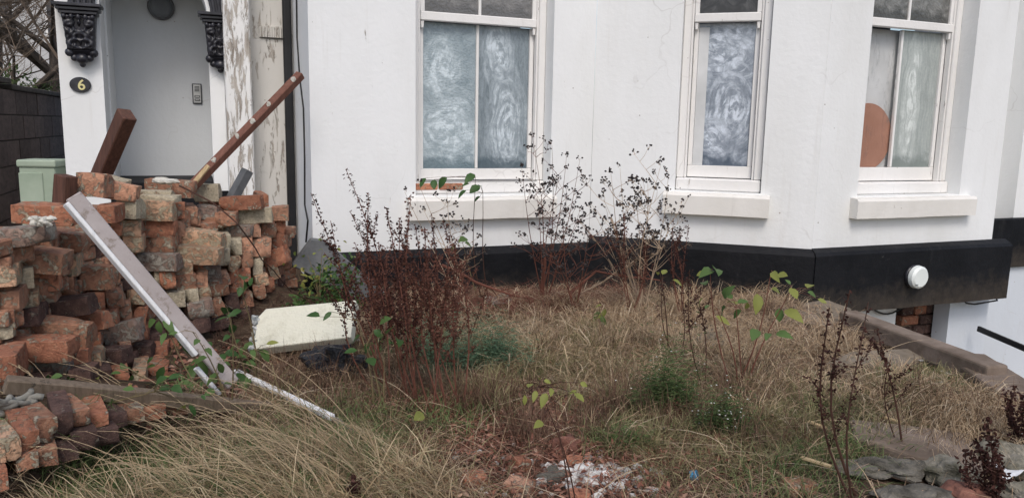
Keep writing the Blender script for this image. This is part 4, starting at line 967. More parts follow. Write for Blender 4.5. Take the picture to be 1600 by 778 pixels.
for i in range(46):
    y = r.uniform(-hh, hh*.62); t = (y+hh)/(hh*1.55); x = -hw+.012-.017*t+r.uniform(-.014, .010)
    b.sphere(c+ax*x+up*y+nrm*r.uniform(-ht, ht+.004), r.uniform(.008, .017), (1, 1, 1), 6, 4, 0, .9, i)
b.build('broken_edge', M['foam_rough'], FB)
# plastic bag
b = MB(); g = PG(522, 592); b.sphere(g+Vector((0, 0, .075)), .105, (1.1, .8, .75), 30, 18, 0, .8, 3)
o = b.build('plastic_bag', M['bag'], smooth=False); tag(o, 'crumpled blue black plastic bag in the grass under the foam block', 'plastic bag')
for v in o.data.vertices: v.co += noise.noise_vector(v.co*30)*.022+noise.noise_vector(v.co*75)*.006
# cloth at the left edge
b = MB()
for j, (p, q, rr) in enumerate((((-15, 638), (62, 622), .011), ((-15, 650), (55, 632), .010), ((-10, 628), (45, 616), .010), ((-15, 644), (50, 640), .009), ((-12, 632), (58, 626), .009))):
    P0 = PY(*p, 2.2); P1 = PY(*q, 2.34); b.tube([P0+(P1-P0)*t+noise.noise_vector(Vector((t*4, j, 0)))*.02 for t in np.linspace(0, 1, 14)], [rr*(.85+.25*abs(math.sin(t*4+j))) for t in np.linspace(0, 1, 14)], 8)
tag(b.build('muddy_cloth', M['cloth'], smooth=True), 'muddy grey twisted cloth on the low wall below the timber beam', 'cloth')

# coping stones beside the basement stairwell
def coping(x0, y0, x1, y1, zt_, w, h, m, label, hole=False):
    A = PZ(x0, y0, zt_); B = PZ(x1, y1, zt_); d = B-A; d.z = 0; L = d.length; d.normalize(); sd = Vector((d.y, -d.x, 0))
    if sd.x > 0: sd = -sd      # width lies towards the garden
    b = MB(); b.obox(A+d*L/2+sd*w/2-Vector((0, 0, h/2)), d*L/2, sd*w/2, Vector((0, 0, h/2)))
    o = b.build('coping_stone', m, bevel=.012, seg=2); tag(o, label, 'coping stone', 'coping stones edging the garden'); return A, B
coping(1338, 484, 1577, 570, .545, .12, .10, M['kerb'], 'long brown coping stone from the bay towards the right edge, farther one')
coping(1540, 552, 1700, 650, .50, .22, .14, M['kerb'], 'wide brown coping stone at the right edge with a dark hole, nearer one')
hp = PZ(1532, 575, .503); b = MB(); b.sphere(hp, .024, (1.3, .7, .10), 12, 5); tag(b.build('hole_shade', M['pvc']), 'flat black patch standing in for the dark hole in the nearer wide coping stone', 'hole patch')  # flattened black blob that paints the darkness of a hole in the stone
def slab(pts, th, m, name, label, cat='slab', lift=.03, group=None, sub=0):
    top = [PG(x, y) for x, y in pts]; zc = sum(p.z for p in top)/len(top)
    b = MB(); k = len(top); up_ = [Vector((p.x, p.y, p.z*.6+zc*.4+lift)) for p in top]; dn_ = [p-Vector((0, 0, th)) for p in up_]
    b.v += [tuple(p) for p in up_+dn_]; b.f += [tuple(range(k)), tuple(range(k, 2*k))[::-1]]+[(i, k+i, k+(i+1) % k, (i+1) % k) for i in range(k)]; b.mi += [0]*(k+2)
    o = b.build(name, m, bevel=.010, seg=2); tag(o, label, cat, group); return o
slab([(1332, 700), (1325, 672), (1400, 680), (1530, 700), (1545, 735), (1530, 760), (1430, 738)], .06, M['kerb'], 'paving_slab', 'large brown paving slab lying in the grass near the lower right corner', lift=.055)
slab([(1290, 580), (1330, 560), (1440, 562), (1450, 575), (1400, 592)], .05, M['concrete'], 'paving_slab', 'flat grey brown slab half buried in grass beside the crumpled sheet', lift=.06)
slab([(1205, 505), (1215, 482), (1290, 478), (1330, 490), (1300, 515)], .05, M['concrete'], 'paving_slab', 'flat brown slab at the foot of the bay corner beside the sapling', lift=.03)
slab([(962, 478), (975, 468), (1085, 474), (1092, 488), (980, 492)], .07, M['stone_y'], 'kerb_stone', 'yellowish kerb stone lying at the foot of the plinth', 'stone', lift=.05)
slab([(1072, 530), (1085, 512), (1130, 516), (1135, 540), (1090, 548)], .05, M['rubble'], 'flat_stone', 'small flat grey stone behind the twin dock stems in pale grass', 'stone', lift=.03)
def rock(x, y, r_, m, seed, label, name='rubble_stone', sc=(1.2, 1, .8), cat='stone', lift=.5, group='rubble stones in the lower right corner'):
    r_ *= .84; sc = (sc[0]*1.1, sc[1]*1.1, sc[2]*.72) if x > 1200 else sc; g = PG(x, y); b = MB(); b.sphere(Vector((0, 0, 0)), r_, sc, 30, 18, 0, .55, seed)
    b.v = [tuple(Vector(q)+noise.noise_vector(Vector(q)*14+Vector((seed, 0, 0)))*r_*.16+noise.noise_vector(Vector(q)*45+Vector((seed, 0, 0)))*r_*.10+g+Vector((0, 0, r_*lift))) for q in b.v]
    return tag(b.build(name, m), label, cat, group)
rock(1478, 752, .085, M['rubble'], 1, 'round mossy lump of old concrete below the large paving slab')
rock(1392, 745, .075, M['rubble_d'], 2, 'dark mossy stone under the near edge of the paving slab', sc=(1.7, 1, .7))
rock(1340, 742, .06, M['rubble_d'], 3, 'dark flat stone behind the tall dock stems at bottom', sc=(1.6, 1, .6))
rock(1505, 790, .075, M['redstone'], 4, 'pinkish stone at the bottom edge beside the dark dock')
rock(1577, 735, .11, M['rubble'], 5, 'large grey green stone above the white paper')
rock(1603, 700, .07, M['rubble_d'], 6, 'dark stone at the right edge above the grey green stone')
rock(1600, 790, .08, M['rubble'], 7, 'pale stone in the corner right of the white paper')
rock(1420, 790, .07, M['rubble_d'], 8, 'mossy stone at bottom edge left of the pinkish stone', sc=(1.8, 1, .7))
rock(1550, 712, .05, M['rubble'], 12, 'small grey stone left of the stone at right edge')
# stones and half bricks in the middle foreground
G2 = 'bits of masonry in the bare patch at the bottom'
rock(883, 705, .056, M['redstone'], 21, 'pinkish red stone lump behind the white chips', sc=(1.1, .9, 1), group=G2, lift=.35)
rock(868, 748, .048, M['rubble_d'], 22, 'dark brown stone just left of the white chips', sc=(1.3, 1, .7), group=G2, lift=.2)
rock(838, 622, .035, M['redstone'], 23, 'reddish stone behind the yellow leaved sapling', sc=(1.4, 1, .8), group=G2, lift=.3)
def loose_brick(x, y, L, D, H, yaw, m, label, seed, lift=.4, tiltv=(0, 0)):
    L *= .8; D *= .8; H *= .72; g = PG(x, y)+Vector((0, 0, H*lift)); a = R_(yaw); ax = Vector((math.cos(a), math.sin(a), tiltv[0])); up = Vector((tiltv[1], 0, 1))
    tag(put_brick(g, ax, up, L, D, H, m, seed), label, 'brick', G2)
loose_brick(815, 735, .06, .06, .07, 30, M['b_red'], 'small red brick end poking up left of the white chips', 3)
loose_brick(897, 727, .07, .06, .035, -10, M['b_orange'], 'thin orange brick fragment lying among the white chips', 5, .6)
loose_brick(740, 755, .10, .08, .05, 20, M['b_red'], 'red brick fragment in the long grass at the bottom', 8)
loose_brick(812, 765, .11, .09, .05, -20, M['b_pink'], 'pinkish brick fragment at the bottom below the small red brick end', 9)
loose_brick(905, 783, .09, .07, .05, 10, M['b_red'], 'red brick fragment cut by the bottom edge of the photo', 10)
loose_brick(1248, 765, .12, .09, .05, 15, M['b_brown'], 'brown brick half buried in grass at the bottom right', 11)
b = MB(); r = random.Random(12)
for i in range(150):
    x = r.gauss(925, 38); y = 742+.25*(x-925)*.4+r.gauss(0, 12); g = PG(x, y); s_ = r.choice((.006, .008, .011, .016)); b.sphere(g+Vector((0, 0, s_*.6)), s_, (1.3, 1, .8), 6, 4, 0, .9, i)
for i in range(60):
    x = r.uniform(700, 1010); y = r.uniform(690, 778); g = PG(x, y); s_ = r.uniform(.004, .010); b.sphere(g+Vector((0, 0, s_*.6)), s_, (1.3, 1, .8), 6, 4, 0, .9, i)
tag(b.build('white_chips', M['chalk']), 'scatter of white plaster chips in the bare patch at the bottom', 'rubble', kind='stuff')
g = PG(1083, 752); b = MB(); b.tube([g+Vector((-.01, 0, .02)), g+Vector((.012, -.008, .028))], .017, 12); tag(b.build('bottle_cap', M['blue'], bevel=.002), 'small blue plastic cap in the grass at the bottom', 'cap')
def crumpled(pts, name, m, label, cat, n=9, amp=.02, lift=.04):
    q = [PG(x, y)+Vector((0, 0, lift)) for x, y in pts]; b = MB()
    for j in range(n):
        for i in range(n):
            u, v = i/(n-1), j/(n-1); p = q[0]*(1-u)*(1-v)+q[1]*u*(1-v)+q[2]*u*v+q[3]*(1-u)*v
            o = noise.noise_vector(p*16)*amp; b.v.append(tuple(p+Vector((o.x, o.y, abs(o.z)*1.5+o.x))))
    for j in range(n-1):
        for i in range(n-1): a = j*n+i; b.f.append((a, a+1, a+n+1, a+n)); b.mi.append(0)
    o = b.build(name, m); md = o.modifiers.new('thickness', 'SOLIDIFY'); md.thickness = .002
    return tag(o, label, cat)
crumpled([(1402, 566), (1450, 580), (1436, 586), (1408, 572)], 'plastic_sheet', M['foil'], 'crumpled silvery plastic sheet lying beside the grey brown slab', 'plastic sheet', lift=.06)
crumpled([(1462, 590), (1505, 594), (1500, 604), (1470, 602)], 'plastic_sheet', M['foil'], 'small torn plastic scrap near the wide coping stone', 'plastic sheet', 8, .015, .05)
crumpled([(1448, 603), (1478, 607), (1474, 613), (1452, 610)], 'plastic_sheet', M['foil'], 'smallest plastic scrap in the grass below the torn one', 'plastic sheet', 6, .012, .04)
crumpled([(1550, 752), (1582, 740), (1606, 762), (1566, 775)], 'white_paper', M['paper'], 'bright white torn paper between stones in the lower right corner', 'paper', 8, .016, .06)
crumpled([(1580, 690), (1610, 690), (1610, 700), (1588, 702)], 'white_paper', M['paper'], 'white scrap of paper at the right edge above the stones', 'paper', 6, .01, .05)
crumpled([(755, 480), (790, 474), (800, 486), (765, 494)], 'pale_rag', M['cloth'], 'pale crumpled rag among the dead twigs at the wall foot', 'cloth', 9, .03, .05)
A = PG(1210, 742)+Vector((0, 0, .03)); B = PG(1285, 768)+Vector((0, 0, .03))
for (a, c_, w_, lab) in (((1250, 733), (1296, 750), .016, 'short pale wood chip in the dry grass above the brown brick'), ((1262, 675), (1288, 688), .018, 'bleached wood chip in the dry grass on the right'), ((1378, 668), (1405, 678), .014, 'pale stick lying along the top edge of the paving slab'), ((510, 557), (562, 545), .010, 'pale stick lying just below the foam block')):
    tag(beam('wood_chip', PG(*a)+Vector((0, 0, .045)), PG(*c_)+Vector((0, 0, .05)), w_, .008, M['w_raw'] if w_ > .012 else M['chalk'], seg=3, bev=.001), lab, 'wood chip')

# ================================================================ LEFT BACKGROUND
BWp, BWq = Vector((-4.35, 6.0, 0)), Vector((-6.75, 12.4, 0)); dB = (BWq-BWp).normalized(); nB = Vector((dB.y, -dB.x, 0))
BW = empty('block_wall', BWp+Vector((0, 0, .5)), 'tall brown block boundary wall behind the green cabinet', 'wall')
LB = (BWq-BWp).length; bl = MB(); bl.obox(Vector((0, 0, 0)), Vector((.5, 0, 0)), Vector((0, .5, 0)), Vector((0, 0, .5))); bme = bl.mesh('block'); bme.materials.append(M['block'])
bm_ = bmesh.new(); bm_.from_mesh(bme); bm_.to_mesh(bme); bm_.free()
H0 = 0.45; rows = 6; hb = .235; lb = .46
for r_i in range(rows):
    s = -(.23 if r_i % 2 else 0)
    while s < LB:
        L = min(lb, LB-s)
        o = bpy.data.objects.new('block', bme); COL.objects.link(o); c = BWp+dB*(s+L/2)+Vector((0, 0, H0+hb*(r_i+.5)))
        o.location = c+nB*random.uniform(-.004, .004)-Vector(BW.location); o.scale = (L-.012, .2, hb-.012); o.rotation_euler = (0, 0, math.atan2(dB.y, dB.x)); o.parent = BW; s += lb
b = MB(); b.obox(BWp+dB*LB/2+Vector((0, 0, H0+hb*rows/2)), dB*(LB/2+.22), nB*.085, Vector((0, 0, hb*rows/2-.004))); b.build('mortar', M['block_joint'], BW)
zc = H0+hb*rows
for s0, s1, dz in ((-.3, 1.35, .05), (1.37, LB, .0)):
    b = MB(); b.obox(BWp+dB*(s0+s1)/2+Vector((0, 0, zc+.025+dz)), dB*(s1-s0)/2, nB*.13, Vector((0, 0, .025))); b.build('coping', M['block_joint'], BW, bevel=.008)
# green cabinet
cc = PY(72, 300, 5.55); CB = empty('utility_cabinet', Vector((cc.x, cc.y, .6)), 'pale green metal utility cabinet before the brown block wall', 'cabinet')
ctp = PY(72, 250, 5.5).z
b = MB(); b.obox(Vector((cc.x, cc.y, (ctp-.05+.55)/2)), Vector((.118, .015, 0)), Vector((-.014, .11, 0)), Vector((0, 0, (ctp-.05-.55)/2))); b.build('cabinet_body', M['cabinet'], CB, bevel=.006)
b = MB(); b.obox(Vector((cc.x, cc.y, ctp-.024)), Vector((.13, .016, 0)), Vector((-.015, .123, 0)), Vector((0, 0, .026))); b.build('cabinet_lid', M['cabinet'], CB, bevel=.012, seg=2)
b = MB(); b.obox(Vector((cc.x-.028, cc.y-.118, (ctp-.09+.62)/2)), Vector((.078, .010, 0)), Vector((0, .006, 0)), Vector((0, 0, (ctp-.09-.62)/2))); b.build('cabinet_door', M['cabinet'], CB, bevel=.003)
# far building
FBd = empty('far_building', (-16, 26, .4), 'pale building with dark windows glimpsed far behind the bare trees', 'building')
fw = Facet(Vector((-20, 24, 0)), 85)
b = MB(); b.fbox(fw, -6, 16, -6, 0, .4, 9); b.build('wall', render_white('far_pale_wall', (.50, .50, .50)), FBd)
b = MB()
for i in range(10):
    for j in range(3):
        s0 = -5+2.1*i; z0 = 1.3+2.6*j
        o = MB(); o.fbox(fw, s0, s0+1.1, .002, .04, z0-.04, z0+1.5); win = o.build('window', M['timber_white'], FBd)
        for (a, c_) in ((.06, .53), (.57, 1.04)):
            for (p, q) in ((.04, .70), (.76, 1.42)):
                o = MB(); o.fbox(fw, s0+a, s0+c_, .041, .05, z0+p, z0+q); o.build('pane', M['room'], win)
b = MB(); b.hexa([fw.P(-6.3, .3, 9), fw.P(16.3, .3, 9), fw.P(16.3, -6.3, 9), fw.P(-6.3, -6.3, 9), fw.P(-6.3, -2.5, 11.5), fw.P(16.3, -2.5, 11.5), fw.P(16.3, -3, 11.5), fw.P(-6.3, -3, 11.5)]); b.build('roof', M['slate'], FBd)
# bare trees
def bare_tree(x, y, z, h, r0, seed, label, lean=(0, 0), depth=4, nb=7):
    r = random.Random(seed); T = empty('bare_tree', (x, y, z), label, 'tree', 'bare trees behind the boundary wall')
    tr = MB(); tw = MB()
    def grow(p, d, L, rad_, lev, mb):
        n = 6 if lev < 2 else 4; pts = [p]; q = p.copy(); dd = d.copy()
        for i in range(n):
            dd = (dd+Vector((r.uniform(-1, 1), r.uniform(-1, 1), r.uniform(-.5, .9)))*(.14 if lev == 0 else .24)).normalized(); q = q+dd*L/n; pts.append(q.copy())
        mb.tube(pts, [rad_*(1-.65*i/n) for i in range(n+1)], 7 if lev == 0 else (5 if lev == 1 else 3), False)
        if lev >= depth: return
        for k in range(nb if lev < 2 else 6):
            i = r.randint(1 if lev else 1, n); a = r.uniform(0, 6.28); side = Vector((math.cos(a), math.sin(a), r.uniform(-.1, .8)))
            nd = (dd*.35+side).normalized(); grow(pts[i], nd, L*r.uniform(.38, .68), rad_*(1-.65*i/n)*r.uniform(.4, .62), lev+1, tr if lev < 1 else tw)
    grow(Vector((x, y, z)), Vector((lean[0], lean[1], 1)).normalized(), h, r0, 0, tr)
    tr.build('trunk', M['bark'], T, smooth=True); tag(tw.build('twigs', M['twig_far'], T), kind='stuff')
bare_tree(-7.15, 10.4, .5, 6.0, .14, 11, 'thickest bare trunk rising behind the block wall', (.02, 0))
bare_tree(-8.4, 11.0, .5, 5.5, .085, 12, 'bare tree leaning left behind the block wall', (-.22, 0))
bare_tree(-7.9, 9.2, .5, 4.2, .05, 13, 'slim bare tree with a tangle of twigs at the left edge', (.12, 0))
bare_tree(-7.6, 13.0, .5, 6.5, .11, 14, 'bare tree beside the porch pier behind the wall', (.03, 0))
bare_tree(-9.8, 12.6, .5, 6.5, .10, 15, 'bare tree farthest left behind the boundary wall', (.05, 0))
bare_tree(-6.6, 9.3, .5, 4.6, .045, 16, 'thin many-twigged bare tree nearest the porch pier', (-.03, 0), nb=9)
bare_tree(-6.3, 8.4, .5, 4.0, .040, 17, 'thin bare tree leaning right close behind the block wall', (.10, 0), nb=9)
bare_tree(-8.9, 10.0, .5, 5.2, .075, 18, 'medium bare tree just left of the thickest trunk', (.10, 0), nb=9)
bare_tree(-10.5, 15.5, .5, 8.0, .17, 19, 'big bare tree farther back before the pale building', (.02, 0), nb=9)
bare_tree(-8.6, 15.0, .5, 8.0, .20, 20, 'broad dark trunk farther back before the pale building', (.01, 0), nb=9)

def clump_mesh(b, c, rx, ry, rz, n, L, Wd, r, m=0):
    for i in range(n):
        while True:
            v = Vector((r.uniform(-1, 1), r.uniform(-1, 1), r.uniform(-1, 1)))
            if .25 < v.length < 1: break
        p = Vector(c)+Vector((v.x*rx, v.y*ry, v.z*rz)); d = (v+Vector((r.uniform(-.6, .6), r.uniform(-.6, .6), r.uniform(-.4, .6)))).normalized()
        b.leaf(p, d, (r.uniform(-.5, .5), r.uniform(-.5, .5), 1), L*r.uniform(.6, 1.3), Wd*r.uniform(.7, 1.2), .2, m)
r = random.Random(31); b = MB()
for i in range(16):
    s = 1.1+i*.42; p = BWp+dB*s-nB*(.35+r.uniform(0, .4)); clump_mesh(b, (p.x, p.y, 1.72+r.uniform(-.05, .25)), .38, .38, .30, 150, .055, .03, r)
HG = empty('hedge', (-5.8, 9, .5), 'dark green shrubbery growing along the top of the block wall', 'hedge'); tag(b.build('foliage', M['bush'], HG), kind='stuff')
b = MB()
for i in range(10):
    s = 1.1+i*.65; p = BWp+dB*s-nB*.5; b.tube([Vector((p.x, p.y, .4)), Vector((p.x+.05, p.y, 1.2)), Vector((p.x+.1, p.y+.05, 1.8))], [.02, .015, .008], 5)
b.build('stems', M['bark'], HG)

# ================================================================ PLANTS
def gzn(x, y):      # vector version for the blades
    return np.array([gz(float(a), float(b)) for a, b in zip(x, y)])
def blades(name, m, x, y, az, h1, h2, l1, l2, w, label, cat, segs=3, z0=None, tw=0.5):
    n = len(x); z = gzn(x, y) if z0 is None else z0
    P0 = np.stack([x, y, z-.01], 1); D = np.stack([np.cos(az), np.sin(az), np.zeros(n)], 1); Z = np.array([0, 0, 1.0])
    P1 = P0+D*l1[:, None]+Z*h1[:, None]; P2 = P0+D*l2[:, None]+Z*h2[:, None]
    a2 = az+np.pi/2+rng.normal(0, tw, n); SD = np.stack([np.cos(a2), np.sin(a2), rng.normal(0, .3, n)], 1)
    V = []; ts = np.linspace(0, 1, segs+1)
    for t in ts:
        p = P0*(1-t)**2+2*P1*t*(1-t)+P2*t*t; ww = (w*(1-.75*t**1.5))[:, None]*.5
        if t < 1: V += [p-SD*ww, p+SD*ww]
        else: V += [p]
    V = np.stack(V, 1); k = V.shape[1]; V = V.reshape(-1, 3)
    base = (np.arange(n)*k)[:, None]; quads = np.concatenate([base+np.array([2*i, 2*i+1, 2*i+3, 2*i+2]) for i in range(segs-1)], 1).reshape(-1, 4)
    tri = base+np.array([2*segs-2, 2*segs-1, 2*segs])
    nq = len(quads); ntr = len(tri); loops = np.concatenate([quads.ravel(), tri.ravel()]).astype(np.int32)
    me = bpy.data.meshes.new(name); me.vertices.add(len(V)); me.vertices.foreach_set('co', V.ravel().astype(np.float32))
    me.loops.add(len(loops)); me.loops.foreach_set('vertex_index', loops)
    me.polygons.add(nq+ntr); me.polygons.foreach_set('loop_start', np.concatenate([np.arange(nq)*4, nq*4+np.arange(ntr)*3]).astype(np.int32))
    me.update(calc_edges=True); me.validate()
    o = link(name, me, m, None, False); return tag(o, label, cat, kind='stuff')

# candidate roots over the visible garden
NC = 330000
cx = rng.uniform(-2.3, 2.75, NC); cy = rng.uniform(1.75, 5.75, NC)
cz_ = 0.45
dd_ = np.stack([cx, cy, np.full(NC, .47)-CZ], 1)
kk = dd_ @ np.array(cf); PX = 800+FPX*(dd_ @ np.array(cr))/kk; PYY = 389-FPX*(dd_ @ np.array(cu))/kk
def front(F, off):       # signed distance in front of a facade
    return (cx-F.p.x)*F.n.x+(cy-F.p.y)*F.n.y-off
n3v = np.where((cx > F2.p.x) & (cx < F3.p.x), front(F2, .09), np.where(cx <= F2.p.x, front(F1, .10), 9.))
okc = (n3v > 0) & (cx < 2.17+(4.95-cy)*.20-.16) & (PX > -160) & (PX < 1760) & (cy < 5.25+.35*(cx < .5)+.25*(cx > .3)*(cx < .9))
okc &= ~((cx < -1.28-.02*(cy-3)) & (cy > 2.55))           # not inside the brick stack
okc &= ~((cx < -.75) & (cy > 4.3) & (cx < -1.05))
okc &= ~((PX < 320-(PYY-640)*2.3) & (PX < 330) & (PYY > 560))
okc &= ~((PX < 400) & (PYY > 540) & (PYY < 640))
def blob(x, y, rx, ry, p=1.0): return p*np.exp(-(((PX-x)/rx)**2+((PYY-y)/ry)**2))
def pick(dens, n):
    p = np.clip(dens, 0, None)*okc; idx = rng.choice(NC, size=n, replace=True, p=p/p.sum()); return idx
nz = np.array([noise.noise(Vector((float(a)*2.2, float(b)*2.2, 5))) for a, b in zip(cx[::1][:NC], cy[:NC])]) if False else np.sin(cx*5.1+np.sin(cy*4.3)*1.3)*np.sin(cy*6.7+np.cos(cx*3.1)*1.7)
litter = blob(850, 680, 230, 105)+blob(1100, 690, 130, 50, .45)+blob(700, 640, 110, 50, .8)+blob(940, 700, 110, 70, .6)
slabs_ = 1.3*blob(1440, 722, 120, 44)+blob(1370, 585, 75, 20)+blob(1260, 500, 60, 18)+blob(1108, 540, 28, 18)+blob(1570, 760, 60, 30, .5)+blob(925, 742, 60, 26, .9)
U = lambda a, b, n: rng.uniform(a, b, n)
def jit(idx, s=.02): return cx[idx]+rng.normal(0, s, len(idx)), cy[idx]+rng.normal(0, s, len(idx))
wbase = 1.0
def clumps(dens, nc, per, spread):
    c = pick(dens, nc); rep_ = np.repeat(np.arange(nc), per); ang = rng.uniform(0, 6.283, nc); sc_ = rng.uniform(.55, 1.45, nc); sp_ = rng.uniform(.6, 1.5, nc)*spread
    x = cx[c][rep_]+rng.normal(0, 1, nc*per)*sp_[rep_]; y = cy[c][rep_]+rng.normal(0, 1, nc*per)*sp_[rep_]; az = np.arctan2(y-cy[c][rep_], x-cx[c][rep_])*1.0
    az = np.where(rng.random(nc*per) < .55, ang[rep_]+rng.normal(0, .7, nc*per), az); return x, y, az, sc_[rep_]
nz2 = np.sin(cx*8.3+np.sin(cy*7.1)*1.6+1)*np.sin(cy*9.1+np.cos(cx*5.3)*1.9)
# 1 tangled dead grass everywhere
d = np.clip(1.0-.93*litter-.98*slabs_, .0, 1)*(.75+.35*nz)*(.55+.45*(PYY < 700))
d = d*(.35+.65*(nz2 > -.25))
i = pick(d, 44000); x, y = jit(i); n = len(i); k = .8+.35*rng.random(n)
blades('dead_grass', M['tangle'], x, y, U(0, 6.283, n), U(.03, .10, n)*k, U(-.005, .06, n)*k, U(.02, .09, n), U(.07, .22, n), U(.0018, .0036, n), 'brown tangled dead grass matted over the whole garden', 'dead grass')
d = np.clip(blob(1000, 520, 320, 70)+blob(1180, 600, 260, 90, .8)+blob(600, 620, 240, 50, .6)+blob(1500, 620, 140, 60, .7)+blob(950, 590, 130, 50, .7)-.8*slabs_-.75*litter, .01, 2)*(.7+.5*nz)
x, y, az, k = clumps(d, 420, 70, .055); n = len(x)
blades('straw_grass', M['straw'], x, y, az, U(.04, .15, n)*k, U(.00, .11, n)*k, U(.02, .08, n)*k, U(.06, .20, n)*k, rng.lognormal(-6.05, .38, n), 'pale straw coloured dry grass across the middle of the garden', 'dry grass')
# 2 long straw lower left, leaning up to the left
d = np.clip(blob(430, 740, 260, 70)+blob(250, 790, 260, 60)+blob(620, 760, 110, 50, .8)+blob(560, 660, 130, 40, .5)-.6*blob(800, 700, 100, 80), .0, 2)
d = d*(1-.55*((PX < 330)))*(1-.6*((PX < 250) & (PYY < 800)))*(1-.9*((PX < 330) & (PYY < 700)))*(1-.75*blob(470, 640, 70, 30))
x, y, az, k = clumps(d, 150, 100, .045); n = len(x); py_ = np.array([project((a, b_, .47))[1] for a, b_ in zip(x[::1], y[::1])]); keep = ~((project_x := np.array([project((a, b_, .47))[0] for a, b_ in zip(x, y)])) < 320-(py_-640)*1.9)
x, y, az, k, py_ = x[keep], y[keep], az[keep], k[keep], py_[keep]; n = len(x)
az = np.where(rng.random(n) < .72, np.pi+rng.normal(-.05, .6, n), az); L = U(.05, .21, n)*k*np.clip((py_-600)/150, .35, 1)
blades('long_straw', M['straw_long'], x, y, az, L*U(.3, .8, n), L*U(.05, .8, n), L*.3, L*U(.6, 1.0, n), rng.lognormal(-6.05, .35, n), 'long pale straw grass leaning left in the lower left foreground', 'dry grass', 4)
# 3 green grass in patches
d = blob(390, 755, 95, 36, 2.2)+blob(520, 720, 80, 40, .8)+blob(150, 750, 110, 36, 1.8)+blob(1295, 640, 45, 18, 1.2)+blob(1500, 590, 90, 26, .9)+blob(560, 650, 60, 30, .3)+blob(960, 690, 40, 14, .8)+blob(1330, 700, 60, 20, .4)+blob(240, 660, 60, 18, .5)+blob(1250, 740, 80, 30, .3)+blob(690, 660, 70, 25, .3)
i = pick(d, 12000); x, y = jit(i); n = len(i)
blades('green_grass', M['grass'], x, y, U(0, 6.283, n), U(.04, .11, n), U(.02, .10, n), U(.01, .06, n), U(.04, .14, n), U(.002, .004, n), 'short green grass growing in patches among the dry grass', 'grass')
d = blob(900, 560, 150, 40)+blob(1200, 680, 200, 70)+blob(1400, 640, 160, 50, .9)+blob(860, 540, 90, 40, .8)+blob(1050, 700, 110, 50, .8)+blob(480, 700, 200, 70, .5)-.8*slabs_
i = pick(d, 19000); x, y = jit(i); n = len(i)
blades('olive_grass', M['olive'], x, y, U(0, 6.283, n), U(.03, .10, n), U(.0, .07, n), U(.01, .06, n), U(.05, .16, n), U(.0018, .0034, n), 'olive green half dead grass on the right side of the garden', 'grass')
x, y, az, k = clumps(blob(900, 640, 260, 80)+blob(1150, 640, 160, 60, .8)+blob(640, 600, 120, 50, .8)+blob(480, 600, 90, 40, .8)+blob(1450, 640, 120, 40, .6), 170, 46, .045); n = len(x)
blades('brown_weeds', M['stem_brown'], x, y, az, U(.05, .16, n)*k, U(.03, .16, n)*k, U(.01, .05, n), U(.03, .14, n), U(.0016, .003, n), 'withered brown weed stems in tufts all over the garden', 'dead weeds')
x, y, az, k = clumps(blob(760, 570, 130, 45)+blob(1080, 660, 160, 60)+blob(600, 690, 110, 50, .8)+blob(450, 640, 80, 30, .5)+blob(1300, 650, 90, 30, .8)+blob(1490, 600, 70, 30, .7)+blob(880, 600, 90, 30, .6)+blob(560, 560, 50, 20, .6)+blob(450, 610, 70, 25, .5)+blob(960, 540, 80, 30, .5), 165, 60, .042); n = len(x)
blades('green_tufts', M['olive'], x, y, az, U(.04, .12, n)*k, U(.02, .11, n)*k, U(.01, .06, n), U(.04, .13, n), U(.002, .0038, n), 'tufts of dull green grass between the dead growth', 'grass')
# tuft hanging over the edge at the right
d = blob(1530, 650, 60, 36); i = pick(d, 3200); x, y = jit(i); n = len(i)
blades('drooping_tuft', M['straw'], x, y, rng.normal(-1.9, .6, n), U(.10, .20, n), U(-.06, .10, n), U(.03, .09, n), U(.10, .22, n), U(.002, .0035, n), 'drooping dead grass tuft near the wide coping stone at the right', 'dry grass', 4)
# 4 rust coloured leaf litter and stalk bits
def litter_mesh(name, m, idx, sz, label, cat, asp=.45, lift=.03):
    n = len(idx); x, y = jit(idx, .01); z = gzn(x, y)+rng.uniform(0, lift, n); b = MB()
    for k in range(n):
        a = random.uniform(0, 6.283); L = random.uniform(*sz)
        b.leaf((x[k], y[k], z[k]), (math.cos(a), math.sin(a), random.uniform(-.3, .5)), (random.uniform(-.7, .7), random.uniform(-.7, .7), 1), L, L*random.uniform(.5, 1.2)*asp, random.uniform(-.5, .6))
    me = b.mesh(name); return tag(link(name, me, m, None, False), label, cat, kind='stuff')
litter_mesh('leaf_litter', M['litter'], pick(litter+.10*blob(900, 560, 500, 150)+.5*blob(760, 480, 180, 22)-.4*slabs_, 17000), (.010, .030), 'rust brown dead leaf litter in the middle foreground', 'dead leaves')
d = litter+.6*blob(690, 480, 180, 26)+.25*blob(1100, 520, 160, 40)
i = pick(d, 13000); x, y = jit(i); n = len(i)
blades('rust_stalks', M['litter'], x, y, U(0, 6.283, n), U(.01, .07, n), U(-.005, .05, n), U(.02, .07, n), U(.06, .18, n), U(.002, .004, n), 'reddish brown broken stalks strewn over the leaf litter', 'dead stalks')

i = pick(np.clip(.5+blob(1000, 560, 400, 120)-.9*slabs_-.2*litter, 0, 2)*(PX > 480), 1500); x, y = jit(i); n = len(i)
blades('lying_straw', M['straw'], x, y, U(0, 6.283, n), U(.05, .14, n), U(.01, .12, n), U(.1, .2, n), U(.25, .5, n), U(.0026, .0042, n), 'longer bleached stalks lying over the matted grass', 'dry stalks', 5)
